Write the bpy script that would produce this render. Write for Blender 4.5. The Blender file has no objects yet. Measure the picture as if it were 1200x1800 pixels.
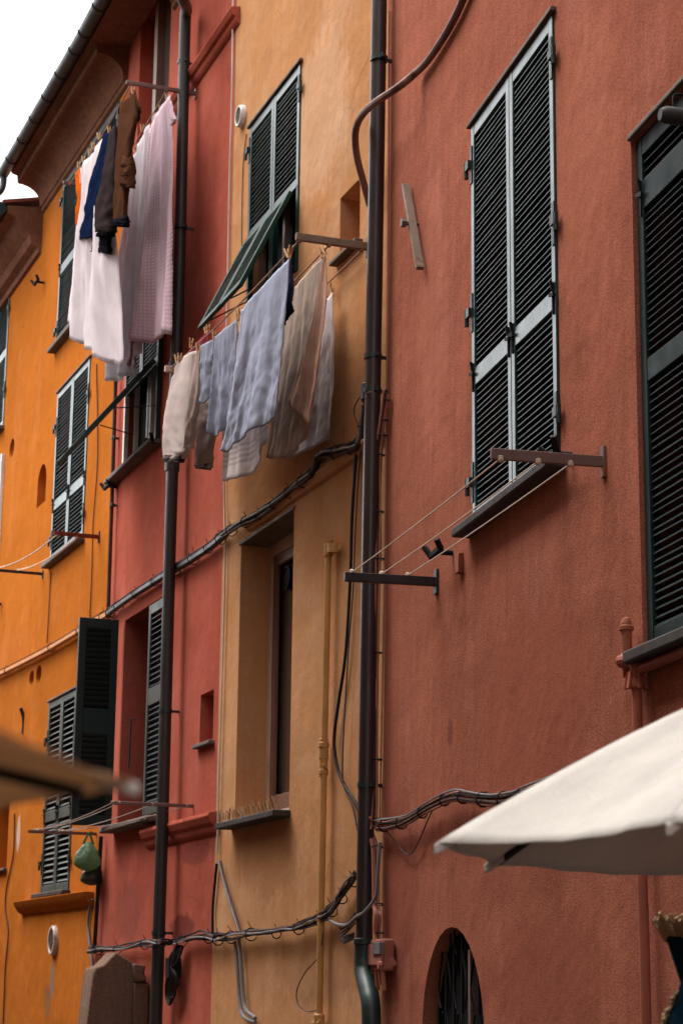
import bpy, math, random
from mathutils import Vector, Matrix, noise as mn
random.seed(7)
SC = bpy.context.scene
COL = SC.collection
rad = math.radians

# ------------------------------------------------------------------ camera
FPX = 3500.0                       # focal length in pixels of the 1200x1800 photograph
CAMP = Vector((0, 0, 1.6))
_u = Vector((.01144, 1, -.23641)).normalized()
_f = Vector((0, 0, -1)); _Y = (_f - _u * _f.dot(_u)).normalized(); _X = _Y.cross(_u)
CR = Matrix((_X, _Y, _u))          # camera axes -> world axes
cam = bpy.data.cameras.new('camera'); camo = bpy.data.objects.new('camera', cam); COL.objects.link(camo)
camo.matrix_world = Matrix.Translation(CAMP) @ CR.to_4x4()
cam.sensor_fit = 'VERTICAL'; cam.sensor_height = 36; cam.lens = FPX / 1800 * 36
cam.clip_start = .05; cam.clip_end = 2000
cam.dof.use_dof = True; cam.dof.focus_distance = 10.2; cam.dof.aperture_fstop = 6.3
SC.camera = camo
# ------------------------------------------------------------------ world, sun, exposure
SUN_EL, SUN_AZ = rad(62), rad(-62)   # azimuth measured from +Y towards +X
wd = bpy.data.worlds.new('World'); SC.world = wd; wd.use_nodes = True
nt = wd.node_tree; nt.nodes.clear()
sky = nt.nodes.new('ShaderNodeTexSky'); sky.sky_type = 'NISHITA'; sky.sun_disc = False
sky.sun_elevation = SUN_EL; sky.sun_rotation = SUN_AZ; sky.dust_density = 4; sky.air_density = 1.2
hs = nt.nodes.new('ShaderNodeHueSaturation'); hs.inputs['Saturation'].default_value = .15; hs.inputs['Value'].default_value = 1.0
bg = nt.nodes.new('ShaderNodeBackground'); bg.inputs['Strength'].default_value = .15
wo = nt.nodes.new('ShaderNodeOutputWorld')
nt.links.new(sky.outputs[0], hs.inputs['Color']); nt.links.new(hs.outputs[0], bg.inputs['Color']); nt.links.new(bg.outputs[0], wo.inputs['Surface'])
sl = bpy.data.lights.new('sun', 'SUN'); sl.energy = .8; sl.angle = rad(45); sl.color = (1, .96, .9)
so = bpy.data.objects.new('sun', sl); COL.objects.link(so)
_sd = Vector((math.sin(SUN_AZ) * math.cos(SUN_EL), math.cos(SUN_AZ) * math.cos(SUN_EL), math.sin(SUN_EL)))
so.rotation_euler = _sd.to_track_quat('Z', 'Y').to_euler(); so.location = (0, 0, 30)
vs = SC.view_settings; vs.view_transform = 'Standard'; vs.look = 'None'; vs.gamma = 1; vs.use_curve_mapping = False
vs.exposure = 1.75

# ------------------------------------------------------------------ wall frames: x along the wall (away), y out into the lane, z up
class Wall:
    def __init__(s, th, O):
        t = rad(th); s.rz = math.pi / 2 + t
        s.u = Vector((-math.sin(t), math.cos(t), 0)); s.n = Vector((-math.cos(t), -math.sin(t), 0)); s.O = Vector((O[0], O[1], 0))
    def ray(s, px, py): return CR @ Vector(((px - 600) / FPX, (900 - py) / FPX, -1))
    def at(s, px, py, d=0.0):            # point of the vertical plane d in front of the wall
        r = s.ray(px, py); k = (s.O + s.n * d - CAMP).dot(s.n) / r.dot(s.n); p = CAMP + r * k
        return Vector(((p - s.O).dot(s.u), d, p.z))
    def at_s(s, px, py, sv):             # point of the vertical cross plane at distance sv along the wall
        r = s.ray(px, py); k = (s.O + s.u * sv - CAMP).dot(s.u) / r.dot(s.u); p = CAMP + r * k
        return Vector((sv, (p - s.O).dot(s.n), p.z))
    def w(s, l): return s.O + s.u * l[0] + s.n * l[1] + Vector((0, 0, l[2]))
HW = 3.0
_t = rad(12.93)
_w0 = Wall(12.93, (math.cos(_t) * HW, math.sin(_t) * HW))
RW = Wall(12.93, _w0.w(_w0.at(676, 900)))
YW = Wall(19.9, RW.O)
DW = Wall(20.2, YW.w(YW.at(393, 900)))
OW = Wall(21.3, DW.w(DW.at(192, 1000)))
LS = YW.at(393, 900)[0]; LD = DW.at(192, 1000)[0]
class World:
    rz = 0
    def w(s, l): return Vector(l)
WORLD = World()

# ------------------------------------------------------------------ mesh helpers
class MB:
    def __init__(s): s.v = []; s.f = []; s.uv = {}
    def vert(s, p): s.v.append(tuple(p)); return len(s.v) - 1
    def face(s, *i): s.f.append(tuple(i))
    def box(s, x0, x1, y0, y1, z0, z1):
        if x0 > x1: x0, x1 = x1, x0
        if y0 > y1: y0, y1 = y1, y0
        if z0 > z1: z0, z1 = z1, z0
        b = len(s.v)
        s.v += [(x0, y0, z0), (x1, y0, z0), (x1, y1, z0), (x0, y1, z0), (x0, y0, z1), (x1, y0, z1), (x1, y1, z1), (x0, y1, z1)]
        for q in ((0, 3, 2, 1), (4, 5, 6, 7), (0, 1, 5, 4), (1, 2, 6, 5), (2, 3, 7, 6), (3, 0, 4, 7)): s.f.append(tuple(b + i for i in q))
        return s
    def beam(s, a, b, w, h, up=(0, 0, 1)):   # box along a-b
        a = Vector(a); b = Vector(b); t = (b - a).normalized(); up = Vector(up)
        r = t.cross(up).normalized() * w / 2; q = r.cross(t).normalized() * h / 2
        k = len(s.v)
        for p in (a, b):
            for c in (-r - q, r - q, r + q, -r + q): s.v.append(tuple(p + c))
        for c in ((3, 2, 1, 0), (4, 5, 6, 7), (0, 1, 5, 4), (1, 2, 6, 5), (2, 3, 7, 6), (3, 0, 4, 7)): s.f.append(tuple(k + i for i in c))
        return s
    def tube(s, pts, r, n=8, sx=1.0, caps=True):
        pts = [Vector(p) for p in pts]; m = len(pts)
        R = r if isinstance(r, (list, tuple)) else [r] * m
        t0 = (pts[1] - pts[0]).normalized(); a = Vector((0, 0, 1)) if abs(t0.z) < .9 else Vector((1, 0, 0))
        x = (a - t0 * a.dot(t0)).normalized(); k = len(s.v)
        for i, p in enumerate(pts):
            t = (pts[min(i + 1, m - 1)] - pts[max(i - 1, 0)]).normalized()
            x = (x - t * x.dot(t)).normalized(); y = t.cross(x)
            for j in range(n):
                an = 2 * math.pi * j / n; s.v.append(tuple(p + (x * math.cos(an) * sx + y * math.sin(an)) * R[i]))
        for i in range(m - 1):
            for j in range(n):
                q = k + i * n; s.f.append((q + j, q + (j + 1) % n, q + n + (j + 1) % n, q + n + j))
        if caps:
            s.f.append(tuple(k + j for j in reversed(range(n)))); s.f.append(tuple(k + (m - 1) * n + j for j in range(n)))
        return s
    def grid(s, fn, nu, nv, uvfn=None, wrap=False):
        k = len(s.v)
        for j in range(nv + 1):
            for i in range(nu + 1):
                u, v = i / nu, j / nv; s.v.append(tuple(fn(u, v)))
                if uvfn: s.uv[len(s.v) - 1] = uvfn(u, v)
        for j in range(nv):
            for i in range(nu):
                a = k + j * (nu + 1) + i; s.f.append((a, a + 1, a + nu + 2, a + nu + 1))
        return s
    def prism(s, poly, ax, lo, hi):      # poly of 2-D points in the two axes other than ax
        n = len(poly); k = len(s.v)
        for val in (lo, hi):
            for (a, b) in poly: s.v.append((val, a, b) if ax == 0 else (a, val, b) if ax == 1 else (a, b, val))
        for i in range(n): s.f.append((k + i, k + (i + 1) % n, k + n + (i + 1) % n, k + n + i))
        s.f.append(tuple(k + i for i in reversed(range(n)))); s.f.append(tuple(k + n + i for i in range(n)))
        return s
    def lathe(s, axis_pt, prof, n=16, ax=2):
        k = len(s.v); c = Vector(axis_pt)
        for (r, h) in prof:
            for j in range(n):
                a = 2 * math.pi * j / n; q = [r * math.cos(a), r * math.sin(a)]
                o = Vector((q[0], q[1], h)) if ax == 2 else Vector((q[0], h, q[1])) if ax == 1 else Vector((h, q[0], q[1]))
                s.v.append(tuple(c + o))
        m = len(prof)
        for i in range(m - 1):
            for j in range(n):
                q = k + i * n; s.f.append((q + j, q + (j + 1) % n, q + n + (j + 1) % n, q + n + j))
        s.f.append(tuple(k + j for j in reversed(range(n)))); s.f.append(tuple(k + (m - 1) * n + j for j in range(n)))
        return s
    def mesh(s, name, off=(0, 0, 0), ang=35):
        o = Vector(off); me = bpy.data.meshes.new(name)
        me.from_pydata([tuple(Vector(p) - o) for p in s.v], [], s.f)
        if s.uv:
            l = me.uv_layers.new(name='UVMap')
            for lp in me.loops: l.data[lp.index].uv = s.uv.get(lp.vertex_index, (0, 0))
        me.update()
        import bmesh
        bm = bmesh.new(); bm.from_mesh(me); bmesh.ops.recalc_face_normals(bm, faces=bm.faces); bm.to_mesh(me); bm.free()
        me.polygons.foreach_set('use_smooth', [True] * len(me.polygons)); me.set_sharp_from_angle(angle=rad(ang)); me.update()
        return me
def smooth(pts, n=8):                    # Catmull-Rom through the points
    P = [Vector(p) for p in pts]; out = []
    if len(P) < 3: return [P[0].lerp(P[-1], i / n) for i in range(n + 1)]
    for i in range(len(P) - 1):
        a = P[max(i - 1, 0)]; b = P[i]; c = P[i + 1]; d = P[min(i + 2, len(P) - 1)]
        for k in range(n):
            t = k / n; out.append(.5 * ((2 * b) + (c - a) * t + (2 * a - 5 * b + 4 * c - d) * t * t + (3 * b - a - 3 * c + d) * t ** 3))
    out.append(P[-1]); return out

def setmods(o, bevel=0, solid=0, subsurf=0):
    if subsurf: m = o.modifiers.new('subdivision', 'SUBSURF'); m.levels = m.render_levels = subsurf
    if solid: m = o.modifiers.new('solidify', 'SOLIDIFY'); m.thickness = solid; m.offset = 0
    if bevel: m = o.modifiers.new('bevel', 'BEVEL'); m.width = bevel; m.segments = 2; m.limit_method = 'ANGLE'; m.angle_limit = rad(40)
class Thing:
    def __init__(s, name, wall, base, label, cat, group=None):
        s.wall = wall; s.base = Vector(base)
        e = bpy.data.objects.new(name, None); COL.objects.link(e); e.empty_display_size = .1
        e.location = wall.w(base); e.rotation_euler = (0, 0, wall.rz)
        e['label'] = label; e['category'] = cat
        if group: e['group'] = group
        s.o = e
    def part(s, name, mb, mat, parent=None, bevel=0, solid=0, label=None, ang=35, kind=None, subsurf=0):
        o = bpy.data.objects.new(name, mb.mesh(name, s.base, ang)); COL.objects.link(o); o.parent = parent or s.o
        o.data.materials.append(mat); setmods(o, bevel, solid, subsurf)
        if label: o['label'] = label
        if kind: o['kind'] = kind
        return o
def single(name, wall, base, mb, mat, label, cat, group=None, bevel=0, solid=0, ang=35, kind=None, subsurf=0):
    o = bpy.data.objects.new(name, mb.mesh(name, base, ang)); COL.objects.link(o)
    o.location = wall.w(base); o.rotation_euler = (0, 0, wall.rz); o.data.materials.append(mat); setmods(o, bevel, solid, subsurf)
    if kind: o['kind'] = kind
    if label: o['label'] = label
    if cat: o['category'] = cat
    if group: o['group'] = group
    return o

# ------------------------------------------------------------------ materials
def newmat(name):
    m = bpy.data.materials.new(name); m.use_nodes = True; t = m.node_tree; return m, t, t.nodes['Principled BSDF']
def nd(t, typ, **kw):
    n = t.nodes.new(typ)
    for k, v in kw.items():
        if k in n.inputs: n.inputs[k].default_value = v
        else: setattr(n, k, v)
    return n
def coords(t, scale=(1, 1, 1), uv=False):
    tc = t.nodes.new('ShaderNodeTexCoord'); mp = t.nodes.new('ShaderNodeMapping'); mp.inputs['Scale'].default_value = scale
    t.links.new(tc.outputs['UV' if uv else 'Object'], mp.inputs['Vector']); return mp.outputs[0]
def noise(t, vec, scale, detail=4, rough=.55):
    n = nd(t, 'ShaderNodeTexNoise', Scale=scale, Detail=detail, Roughness=rough); t.links.new(vec, n.inputs['Vector']); return n.outputs['Fac']
def ramp(t, fac, lo, hi, a=(0, 0, 0), b=(1, 1, 1)):
    r = t.nodes.new('ShaderNodeValToRGB'); r.color_ramp.elements[0].position = lo; r.color_ramp.elements[1].position = hi
    r.color_ramp.elements[0].color = (*a, 1); r.color_ramp.elements[1].color = (*b, 1); t.links.new(fac, r.inputs[0]); return r.outputs[0]
def mix(t, fac, a, b, mode='MIX'):
    n = nd(t, 'ShaderNodeMix', data_type='RGBA', blend_type=mode)
    for i, v in ((0, fac), (6, a), (7, b)):
        if isinstance(v, (int, float)): n.inputs[i].default_value = v
        elif isinstance(v, tuple): n.inputs[i].default_value = (*v, 1)
        else: t.links.new(v, n.inputs[i])
    return n.outputs[2]
def bump(t, p, h, strength, dist, prev=None):
    b = nd(t, 'ShaderNodeBump', Strength=strength, Distance=dist); t.links.new(h, b.inputs['Height'])
    if prev: t.links.new(prev, b.inputs['Normal'])
    t.links.new(b.outputs[0], p.inputs['Normal']); return b.outputs[0]
def mul(c, k): return tuple(x * k for x in c)
def plaster(name, col, grain=60, gs=.5, gd=.008, streak=.25, patch=.25, rough=.9, spot=(.08, .05, .04), light=None, fl=.74, gx=1.0, crack=.45):
    m, t, p = newmat(name); o = coords(t)
    big = noise(t, o, .7, 5, .6); c = mix(t, ramp(t, big, .3, .7), mul(col, 1 - patch), mul(col, 1 + patch * .5))
    if light: c = mix(t, mix(t, 1.0, ramp(t, noise(t, o, 1.7, 6, .65), .48, .75), (.6, .6, .6), 'MULTIPLY'), c, light)
    # chalky faded patches and rain runs
    c = mix(t, mix(t, 1.0, ramp(t, noise(t, coords(t, (1, 1, .6)), 1.15, 9, .68), .52, .66), (.3, .3, .3), 'MULTIPLY'), c, tuple(min(1, x * 1.15 + .06) for x in col))
    st = noise(t, coords(t, (5, 5, .35)), 2.2, 5, .6); c = mix(t, mix(t, 1.0, ramp(t, st, .42, .72), (streak,) * 3, 'MULTIPLY'), c, mul(col, .55))
    s2 = noise(t, coords(t, (9, 9, .22)), 2.6, 7, .7); c = mix(t, mix(t, 1.0, ramp(t, s2, .56, .72), (streak * 1.3,) * 3, 'MULTIPLY'), c, mul(col, .42))
    fn = noise(t, coords(t, (gx, 1, 1)), grain, 2, .6); c = mix(t, 1.0, c, ramp(t, fn, .34, .66, (fl, fl, fl), (1.0, 1.0, 1.0)), 'MULTIPLY')
    sp = noise(t, o, 3.1, 8, .75); c = mix(t, ramp(t, sp, .64, .78, (0, 0, 0), (.5, .5, .5)), c, spot)
    # hairline cracks
    wv = nd(t, 'ShaderNodeTexNoise', Scale=2.2, Detail=5.0); t.links.new(o, wv.inputs['Vector'])
    va = nd(t, 'ShaderNodeVectorMath', operation='MULTIPLY_ADD'); t.links.new(wv.outputs['Color'], va.inputs[0]); va.inputs[1].default_value = (.5, .5, .5); t.links.new(o, va.inputs[2])
    vo = nd(t, 'ShaderNodeTexVoronoi', feature='DISTANCE_TO_EDGE', Scale=.75); t.links.new(va.outputs[0], vo.inputs['Vector'])
    ck = mix(t, 1.0, ramp(t, vo.outputs['Distance'], .001, .006, (1, 1, 1), (0, 0, 0)), ramp(t, noise(t, o, 1.1, 3), .5, .62, (0, 0, 0), (crack,) * 3), 'MULTIPLY'); c = mix(t, ck, c, mul(col, .25))
    t.links.new(c, p.inputs['Base Color']); p.inputs['Roughness'].default_value = rough; p.inputs['Specular IOR Level'].default_value = 0.0
    b1 = bump(t, p, noise(t, o, 2.2, 3, .5), .4, .06); b2 = bump(t, p, noise(t, o, 9, 4, .6), .3, .012, b1); bump(t, p, fn, gs, gd, b2)
    return m
def paint(name, col, rough=.4, wear=None, wscale=14, wl=.62, spec=.5, metal=0, bscale=30, bs=.12):
    m, t, p = newmat(name); o = coords(t)
    c = mix(t, ramp(t, noise(t, o, 2.5, 5), .3, .7), mul(col, .75), mul(col, 1.2))
    if wear: c = mix(t, ramp(t, noise(t, o, wscale, 8, .7), wl, wl + .08), c, wear)
    t.links.new(c, p.inputs['Base Color']); p.inputs['Metallic'].default_value = metal; p.inputs['Specular IOR Level'].default_value = spec
    rr = ramp(t, noise(t, o, 8, 5), .2, .8, (rough * .8,) * 3, (min(1, rough * 1.3),) * 3); t.links.new(rr, p.inputs['Roughness'])
    bump(t, p, noise(t, o, bscale, 4), bs, .004); return m
def fabric(name, col, pat=None, col2=None, sc=60, weave=900, rough=.95, trans=.12, wr=.35):
    m, t, p = newmat(name); uv = coords(t, uv=True)
    c = mix(t, ramp(t, noise(t, uv, 5, 5), .3, .7), mul(col, .86), mul(col, 1.06))
    if pat == 'dots':
        vv = nd(t, 'ShaderNodeTexVoronoi', Scale=sc, Randomness=0.0); t.links.new(uv, vv.inputs['Vector'])
        c = mix(t, ramp(t, vv.outputs['Distance'], .14, .24, (1, 1, 1), (0, 0, 0)), c, col2)
    elif pat == 'check':
        for dr in 'XY':
            wv = nd(t, 'ShaderNodeTexWave', wave_type='BANDS', bands_direction=dr, Scale=sc); t.links.new(uv, wv.inputs['Vector'])
            c = mix(t, ramp(t, wv.outputs['Fac'], .4, .6, (0, 0, 0), (.45, .45, .45)), c, col2)
    elif pat == 'hem':
        sx = t.nodes.new('ShaderNodeSeparateXYZ'); t.links.new(uv, sx.inputs[0])
        wv = nd(t, 'ShaderNodeTexWave', wave_type='BANDS', bands_direction='Y', Scale=sc); t.links.new(uv, wv.inputs['Vector'])
        k = mix(t, 1.0, ramp(t, wv.outputs['Fac'], .5, .6), ramp(t, sx.outputs['Y'], .0, .001), 'MULTIPLY'); c = mix(t, k, c, col2)
    sy = t.nodes.new('ShaderNodeSeparateXYZ'); t.links.new(uv, sy.inputs[0]); hm = ramp(t, sy.outputs['Y'], .012, .03, (0, 0, 0), (0, 0, 0)); hr = hm.node.color_ramp
    e = hr.elements.new(.018); e.color = (.45, .45, .45, 1); e = hr.elements.new(.024); e.color = (.45, .45, .45, 1); c = mix(t, hm, c, mul(col, .5))
    if pat == 'bands':
        bd = ramp(t, sy.outputs['Y'], .09, .3, (0, 0, 0), (0, 0, 0)); br = bd.node.color_ramp
        for y0 in (.11, .15, .19, .23):
            for dy, v in ((-.012, 0), (-.006, .8), (.006, .8), (.012, 0)): e = br.elements.new(y0 + dy); e.color = (v, v, v, 1)
        c = mix(t, bd, c, col2)
    fine = noise(t, uv, 160, 3, .7); c = mix(t, 1.0, c, ramp(t, fine, .25, .75, (.8, .8, .8), (1, 1, 1)), 'MULTIPLY')
    t.links.new(c, p.inputs['Base Color']); p.inputs['Roughness'].default_value = rough; p.inputs['Specular IOR Level'].default_value = 0.0
    b = bump(t, p, noise(t, coords(t, (1, .45, 1), uv=True), 7, 6, .6), wr, .03); bump(t, p, fine, .4, .003, b)
    if trans:
        out = t.nodes['Material Output']; tr = t.nodes.new('ShaderNodeBsdfTranslucent'); t.links.new(c, tr.inputs['Color'])
        ms = t.nodes.new('ShaderNodeMixShader'); ms.inputs[0].default_value = trans
        t.links.new(p.outputs[0], ms.inputs[1]); t.links.new(tr.outputs[0], ms.inputs[2]); t.links.new(ms.outputs[0], out.inputs['Surface'])
    return m
M = {}
M['terracotta'] = plaster('terracotta stucco', (.445, .152, .097), 130, .18, .007, .33, .22, fl=.58, gx=.35, crack=.2)
M['yellow'] = plaster('ochre plaster', (.55, .265, .12), 70, .3, .004, .2, .16, fl=.86, light=(.64, .41, .26))
M['red'] = plaster('coral red plaster', (.44, .106, .07), 70, .3, .004, .28, .3, fl=.86, light=(.46, .15, .1))
M['orange'] = plaster('orange plaster', (.46, .135, .022), 70, .3, .004, .2, .16, fl=.86, light=(.5, .16, .028))
M['brown_eave'] = plaster('weathered brown plaster', (.21, .095, .06), 20, .3, .006, .3, .3, light=(.32, .15, .095))
M['reveal_pale'] = plaster('cream plaster', (.34, .2, .1), 26, .2, .005)
M['green'] = paint('dark green shutter paint', (.014, .038, .034), .3, (.05, .07, .06), 20, .66, .55)
M['green_dim'] = paint('shutter green with dimmed reflection', (.014, .024, .024), .55, (.04, .045, .045), 20, .66, .08)  # darker copy of the green, with the missing sky reflection put into it
M['green_slat'] = paint('dark teal green slat paint', (.014, .034, .031), .4, (.04, .055, .05), 20, .66, .24)
M['green_bright'] = paint('bottle green paint', (.002, .034, .023), .5, (.02, .05, .04), 24, .68, .18)
M['green_dark'] = paint('black green shutter paint', (.006, .018, .016), .45, (.03, .04, .035), 20, .7, .4)
M['green_worn'] = paint('flaking green paint', (.008, .03, .024), .6, (.16, .09, .05), 9, .58, .4)
M['shutter_grey'] = paint('grey green shutter paint', (.055, .062, .05), .5, (.16, .13, .1), 18, .66, .5)
M['slate'] = paint('slate sill', (.048, .036, .03), .7, (.1, .08, .065), 9, .6, .2, 0, 25, .4)
M['stone_sill'] = paint('grey stone', (.13, .105, .09), .75, (.07, .05, .04), 7, .58, .2, 0, 22, .5)
M['pipe_brown'] = paint('dark brown pipe', (.03, .018, .018), .38, (.01, .025, .022), 5, .6, .5)
M['pipe_grey'] = paint('grey brown pipe', (.03, .025, .023), .45, (.13, .06, .035), 6, .7, .4)
M['pipe_green'] = paint('dark green cast iron', (.01, .024, .022), .42, (.08, .11, .09), 7, .66, .5)
M['gas_yellow'] = paint('ochre painted pipe', (.5, .25, .08), .6, (.26, .1, .03), 16, .66, .25)
M['pipe_pink'] = paint('pink painted pipe', (.33, .095, .058), .65, (.24, .06, .03), 9, .6, .25)
M['rust_pink'] = paint('rusting pink pipe', (.36, .12, .075), .75, (.3, .08, .02), 22, .52, .15)
M['straw'] = paint('straw brown wire', (.34, .19, .08), .7)
M['conduit_brown'] = paint('brown conduit', (.2, .08, .055), .6, (.1, .05, .04), 5, .52, .25)
M['pink'] = paint('pink painted box', (.36, .13, .09), .7, (.16, .08, .06), 18, .6, .2)
M['rust'] = paint('rusty iron', (.17, .1, .085), .6, (.25, .06, .015), 9, .55, .4, .2, 40, .3)
M['rust_red'] = paint('red rusty iron', (.2, .035, .015), .7, (.07, .02, .012), 12, .5, .3)
M['iron'] = paint('dark iron', (.022, .018, .017), .55, (.09, .04, .02), 10, .66, .4, .2)
M['black'] = paint('black cast iron', (.01, .01, .011), .7, None, 1, 1, .15)
M['wood'] = paint('weathered wood', (.23, .17, .13), .8, (.12, .08, .06), 8, .55, .2, 0, 40, .5)
M['wood_dark'] = paint('dark wood', (.11, .075, .055), .7, (.2, .14, .1), 10, .6, .3, 0, 40, .4)
M['peg'] = paint('peg wood', (.55, .3, .12), .7)
M['frame_brown'] = paint('brown window frame', (.19, .1, .075), .5, (.26, .16, .12), 8, .6)
M['frame_pale'] = paint('pale window frame', (.5, .37, .3), .55, (.3, .19, .14), 8, .6)
M['white'] = paint('white paint', (.75, .73, .7), .5)
M['cable'] = paint('dark cable', (.022, .017, .016), .7, (.07, .04, .035), 14, .6, .15)
M['cable_brown'] = paint('brown cable', (.085, .042, .034), .75, (.04, .025, .025), 14, .55, .15)
M['cable_grey'] = paint('grey conduit', (.17, .15, .15), .6, (.1, .08, .075), 14, .6, .3)
M['cable_pink'] = paint('pink painted cable', (.4, .16, .115), .7, (.14, .06, .05), 12, .62, .12)
M['cable_white'] = paint('white cable', (.62, .52, .47), .6)
M['cable_orange'] = paint('orange painted conduit', (.55, .2, .04), .6, (.3, .1, .03), 12, .6)
M['rope'] = paint('pale cord', (.62, .47, .36), .9)
M['rope_grey'] = paint('dirty grey cord', (.3, .22, .18), .9, None, 1, 1, .1)
M['rope_brown'] = paint('brown cord', (.28, .14, .09), .9)
M['dark'] = paint('painted room shade', (.008, .007, .007), .9, None, 1, 1, .1)
M['leg_shade'] = paint('painted inside shade', (.05, .03, .025), .9, None, 1, 1, .1)  # dark colour painted for the shade inside trouser legs
gm, gt, gp = newmat('window glass'); gp.inputs['Base Color'].default_value = (.07, .045, .036, 1); gp.inputs['Roughness'].default_value = .12; gp.inputs['Specular IOR Level'].default_value = .6; M['glass'] = gm  # brown reflection in the panes is put into the base colour
M['stone_brown'] = plaster('brown weathered stone', (.2, .125, .09), 40, .5, .008, .3, .25)
M['cobble'] = plaster('street stone', (.09, .078, .07), 30, .4, .01)

def streak_at(m, x0, z1, ln, wd_, col, k):     # run of rust washed down the wall below an iron fixing
    t = m.node_tree; p = t.nodes['Principled BSDF']; src = p.inputs['Base Color'].links[0].from_socket
    tc = t.nodes.new('ShaderNodeTexCoord'); sx = t.nodes.new('ShaderNodeSeparateXYZ'); t.links.new(tc.outputs['Object'], sx.inputs[0])
    def mt(op, a, b):
        n = t.nodes.new('ShaderNodeMath'); n.operation = op
        for i, v in enumerate((a, b)):
            if isinstance(v, (int, float)): n.inputs[i].default_value = v
            else: t.links.new(v, n.inputs[i])
        return n.outputs[0]
    n1 = noise(t, coords(t, (14, 14, 2)), 3, 4); wob_ = mt('MULTIPLY', mt('SUBTRACT', n1, .5), wd_ * 2)
    dx = mt('ABSOLUTE', mt('ADD', mt('SUBTRACT', sx.outputs['X'], x0), wob_), 0); fx = ramp(t, mt('DIVIDE', dx, wd_), .1, 1, (1, 1, 1), (0, 0, 0))
    dz = mt('DIVIDE', mt('SUBTRACT', z1, sx.outputs['Z']), ln); fz = ramp(t, dz, .0, 1.0, (1, 1, 1), (0, 0, 0)); up = mt('GREATER_THAN', dz, 0)
    f = mt('MULTIPLY', mt('MULTIPLY', mt('MULTIPLY', fx, fz), up), mt('MULTIPLY', n1, k)); t.links.new(mix(t, f, src, col), p.inputs['Base Color'])
def patch_at(m, wall, px, py, rx, rz, col, k, rough_=.6):      # a tinted patch with a ragged edge, some of them repairs or damp
    t = m.node_tree; p = t.nodes['Principled BSDF']; src = p.inputs['Base Color'].links[0].from_socket; q = wall.at(px, py)
    mp_ = t.nodes.new('ShaderNodeMapping'); mp_.vector_type = 'POINT'; tc = t.nodes.new('ShaderNodeTexCoord'); t.links.new(tc.outputs['Object'], mp_.inputs['Vector'])
    mp_.inputs['Scale'].default_value = (1 / rx, 0, 1 / rz); mp_.inputs['Location'].default_value = (-q.x / rx, 0, -q.z / rz)
    ln = nd(t, 'ShaderNodeVectorMath', operation='LENGTH'); t.links.new(mp_.outputs[0], ln.inputs[0])
    ad = t.nodes.new('ShaderNodeMath'); ad.operation = 'MULTIPLY_ADD'; t.links.new(noise(t, coords(t, (2.2, 2.2, 1)), 5, 8, .7), ad.inputs[0]); ad.inputs[1].default_value = rough_ * 2.4; t.links.new(ln.outputs['Value'], ad.inputs[2])
    sb = t.nodes.new('ShaderNodeMapRange'); t.links.new(ad.outputs[0], sb.inputs['Value']); sb.inputs['From Min'].default_value = .75 + rough_ * 1.2; sb.inputs['From Max'].default_value = 1.0 + rough_ * 1.2; sb.inputs['To Min'].default_value = k; sb.inputs['To Max'].default_value = 0
    t.links.new(mix(t, sb.outputs['Result'], src, col), p.inputs['Base Color'])
patch_at(M['orange'], OW, 92, 1722, .1, .22, (.2, .15, .12), .8); patch_at(M['orange'], OW, 33, 1465, .1, .22, (.5, .4, .33), .8); patch_at(M['orange'], OW, 84, 1760, .16, .2, (.17, .1, .06), .6)
patch_at(M['red'], DW, 320, 1632, .4, .13, (.13, .035, .028), .75); patch_at(M['red'], DW, 345, 1500, .5, .1, (.17, .05, .04), .6); patch_at(M['red'], DW, 225, 1605, .5, .3, (.22, .07, .055), .5); patch_at(M['red'], DW, 240, 700, .3, .4, (.5, .2, .14), .5)
patch_at(M['yellow'], YW, 470, 1500, .8, .35, (.34, .16, .075), .55); patch_at(M['yellow'], YW, 560, 1700, .9, .3, (.33, .16, .08), .5); patch_at(M['yellow'], YW, 560, 200, .7, .7, (.68, .45, .3), .35)  # darker tint low on the ochre wall, paler near its top
patch_at(M['terracotta'], RW, 790, 1290, .06, .1, (.16, .06, .045), .6); patch_at(M['terracotta'], RW, 940, 1230, .9, .5, (.3, .09, .055), .5); patch_at(M['terracotta'], RW, 760, 560, .35, .9, (.5, .19, .125), .25); patch_at(M['terracotta'], RW, 1030, 300, .5, .9, (.5, .18, .11), .25); patch_at(M['terracotta'], RW, 700, 1560, .5, .6, (.24, .075, .05), .5); patch_at(M['terracotta'], RW, 960, 1720, 1.0, .3, (.26, .08, .05), .5)  # darker patches low on the stucco, paler ones high up
_q = RW.at(768, 1040); streak_at(M['terracotta'], _q.x, _q.z, .55, .03, (.2, .05, .015), 1.2)
_q = RW.at(1062, 838); streak_at(M['terracotta'], _q.x, _q.z, .3, .05, (.1, .04, .025), .8)
_q = RW.at(815, 1005); streak_at(M['terracotta'], _q.x, _q.z, .5, .06, (.13, .05, .035), .7)
_q = RW.at(1118, 1215); streak_at(M['terracotta'], _q.x, _q.z, 1.3, .12, (.11, .04, .028), .7)
# ------------------------------------------------------------------ ground
g = MB(); g.box(-300, 300, -300, 300, -.3, 0)
single('street', WORLD, (0, 0, 0), g, M['cobble'], None, None, kind='structure')

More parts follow.
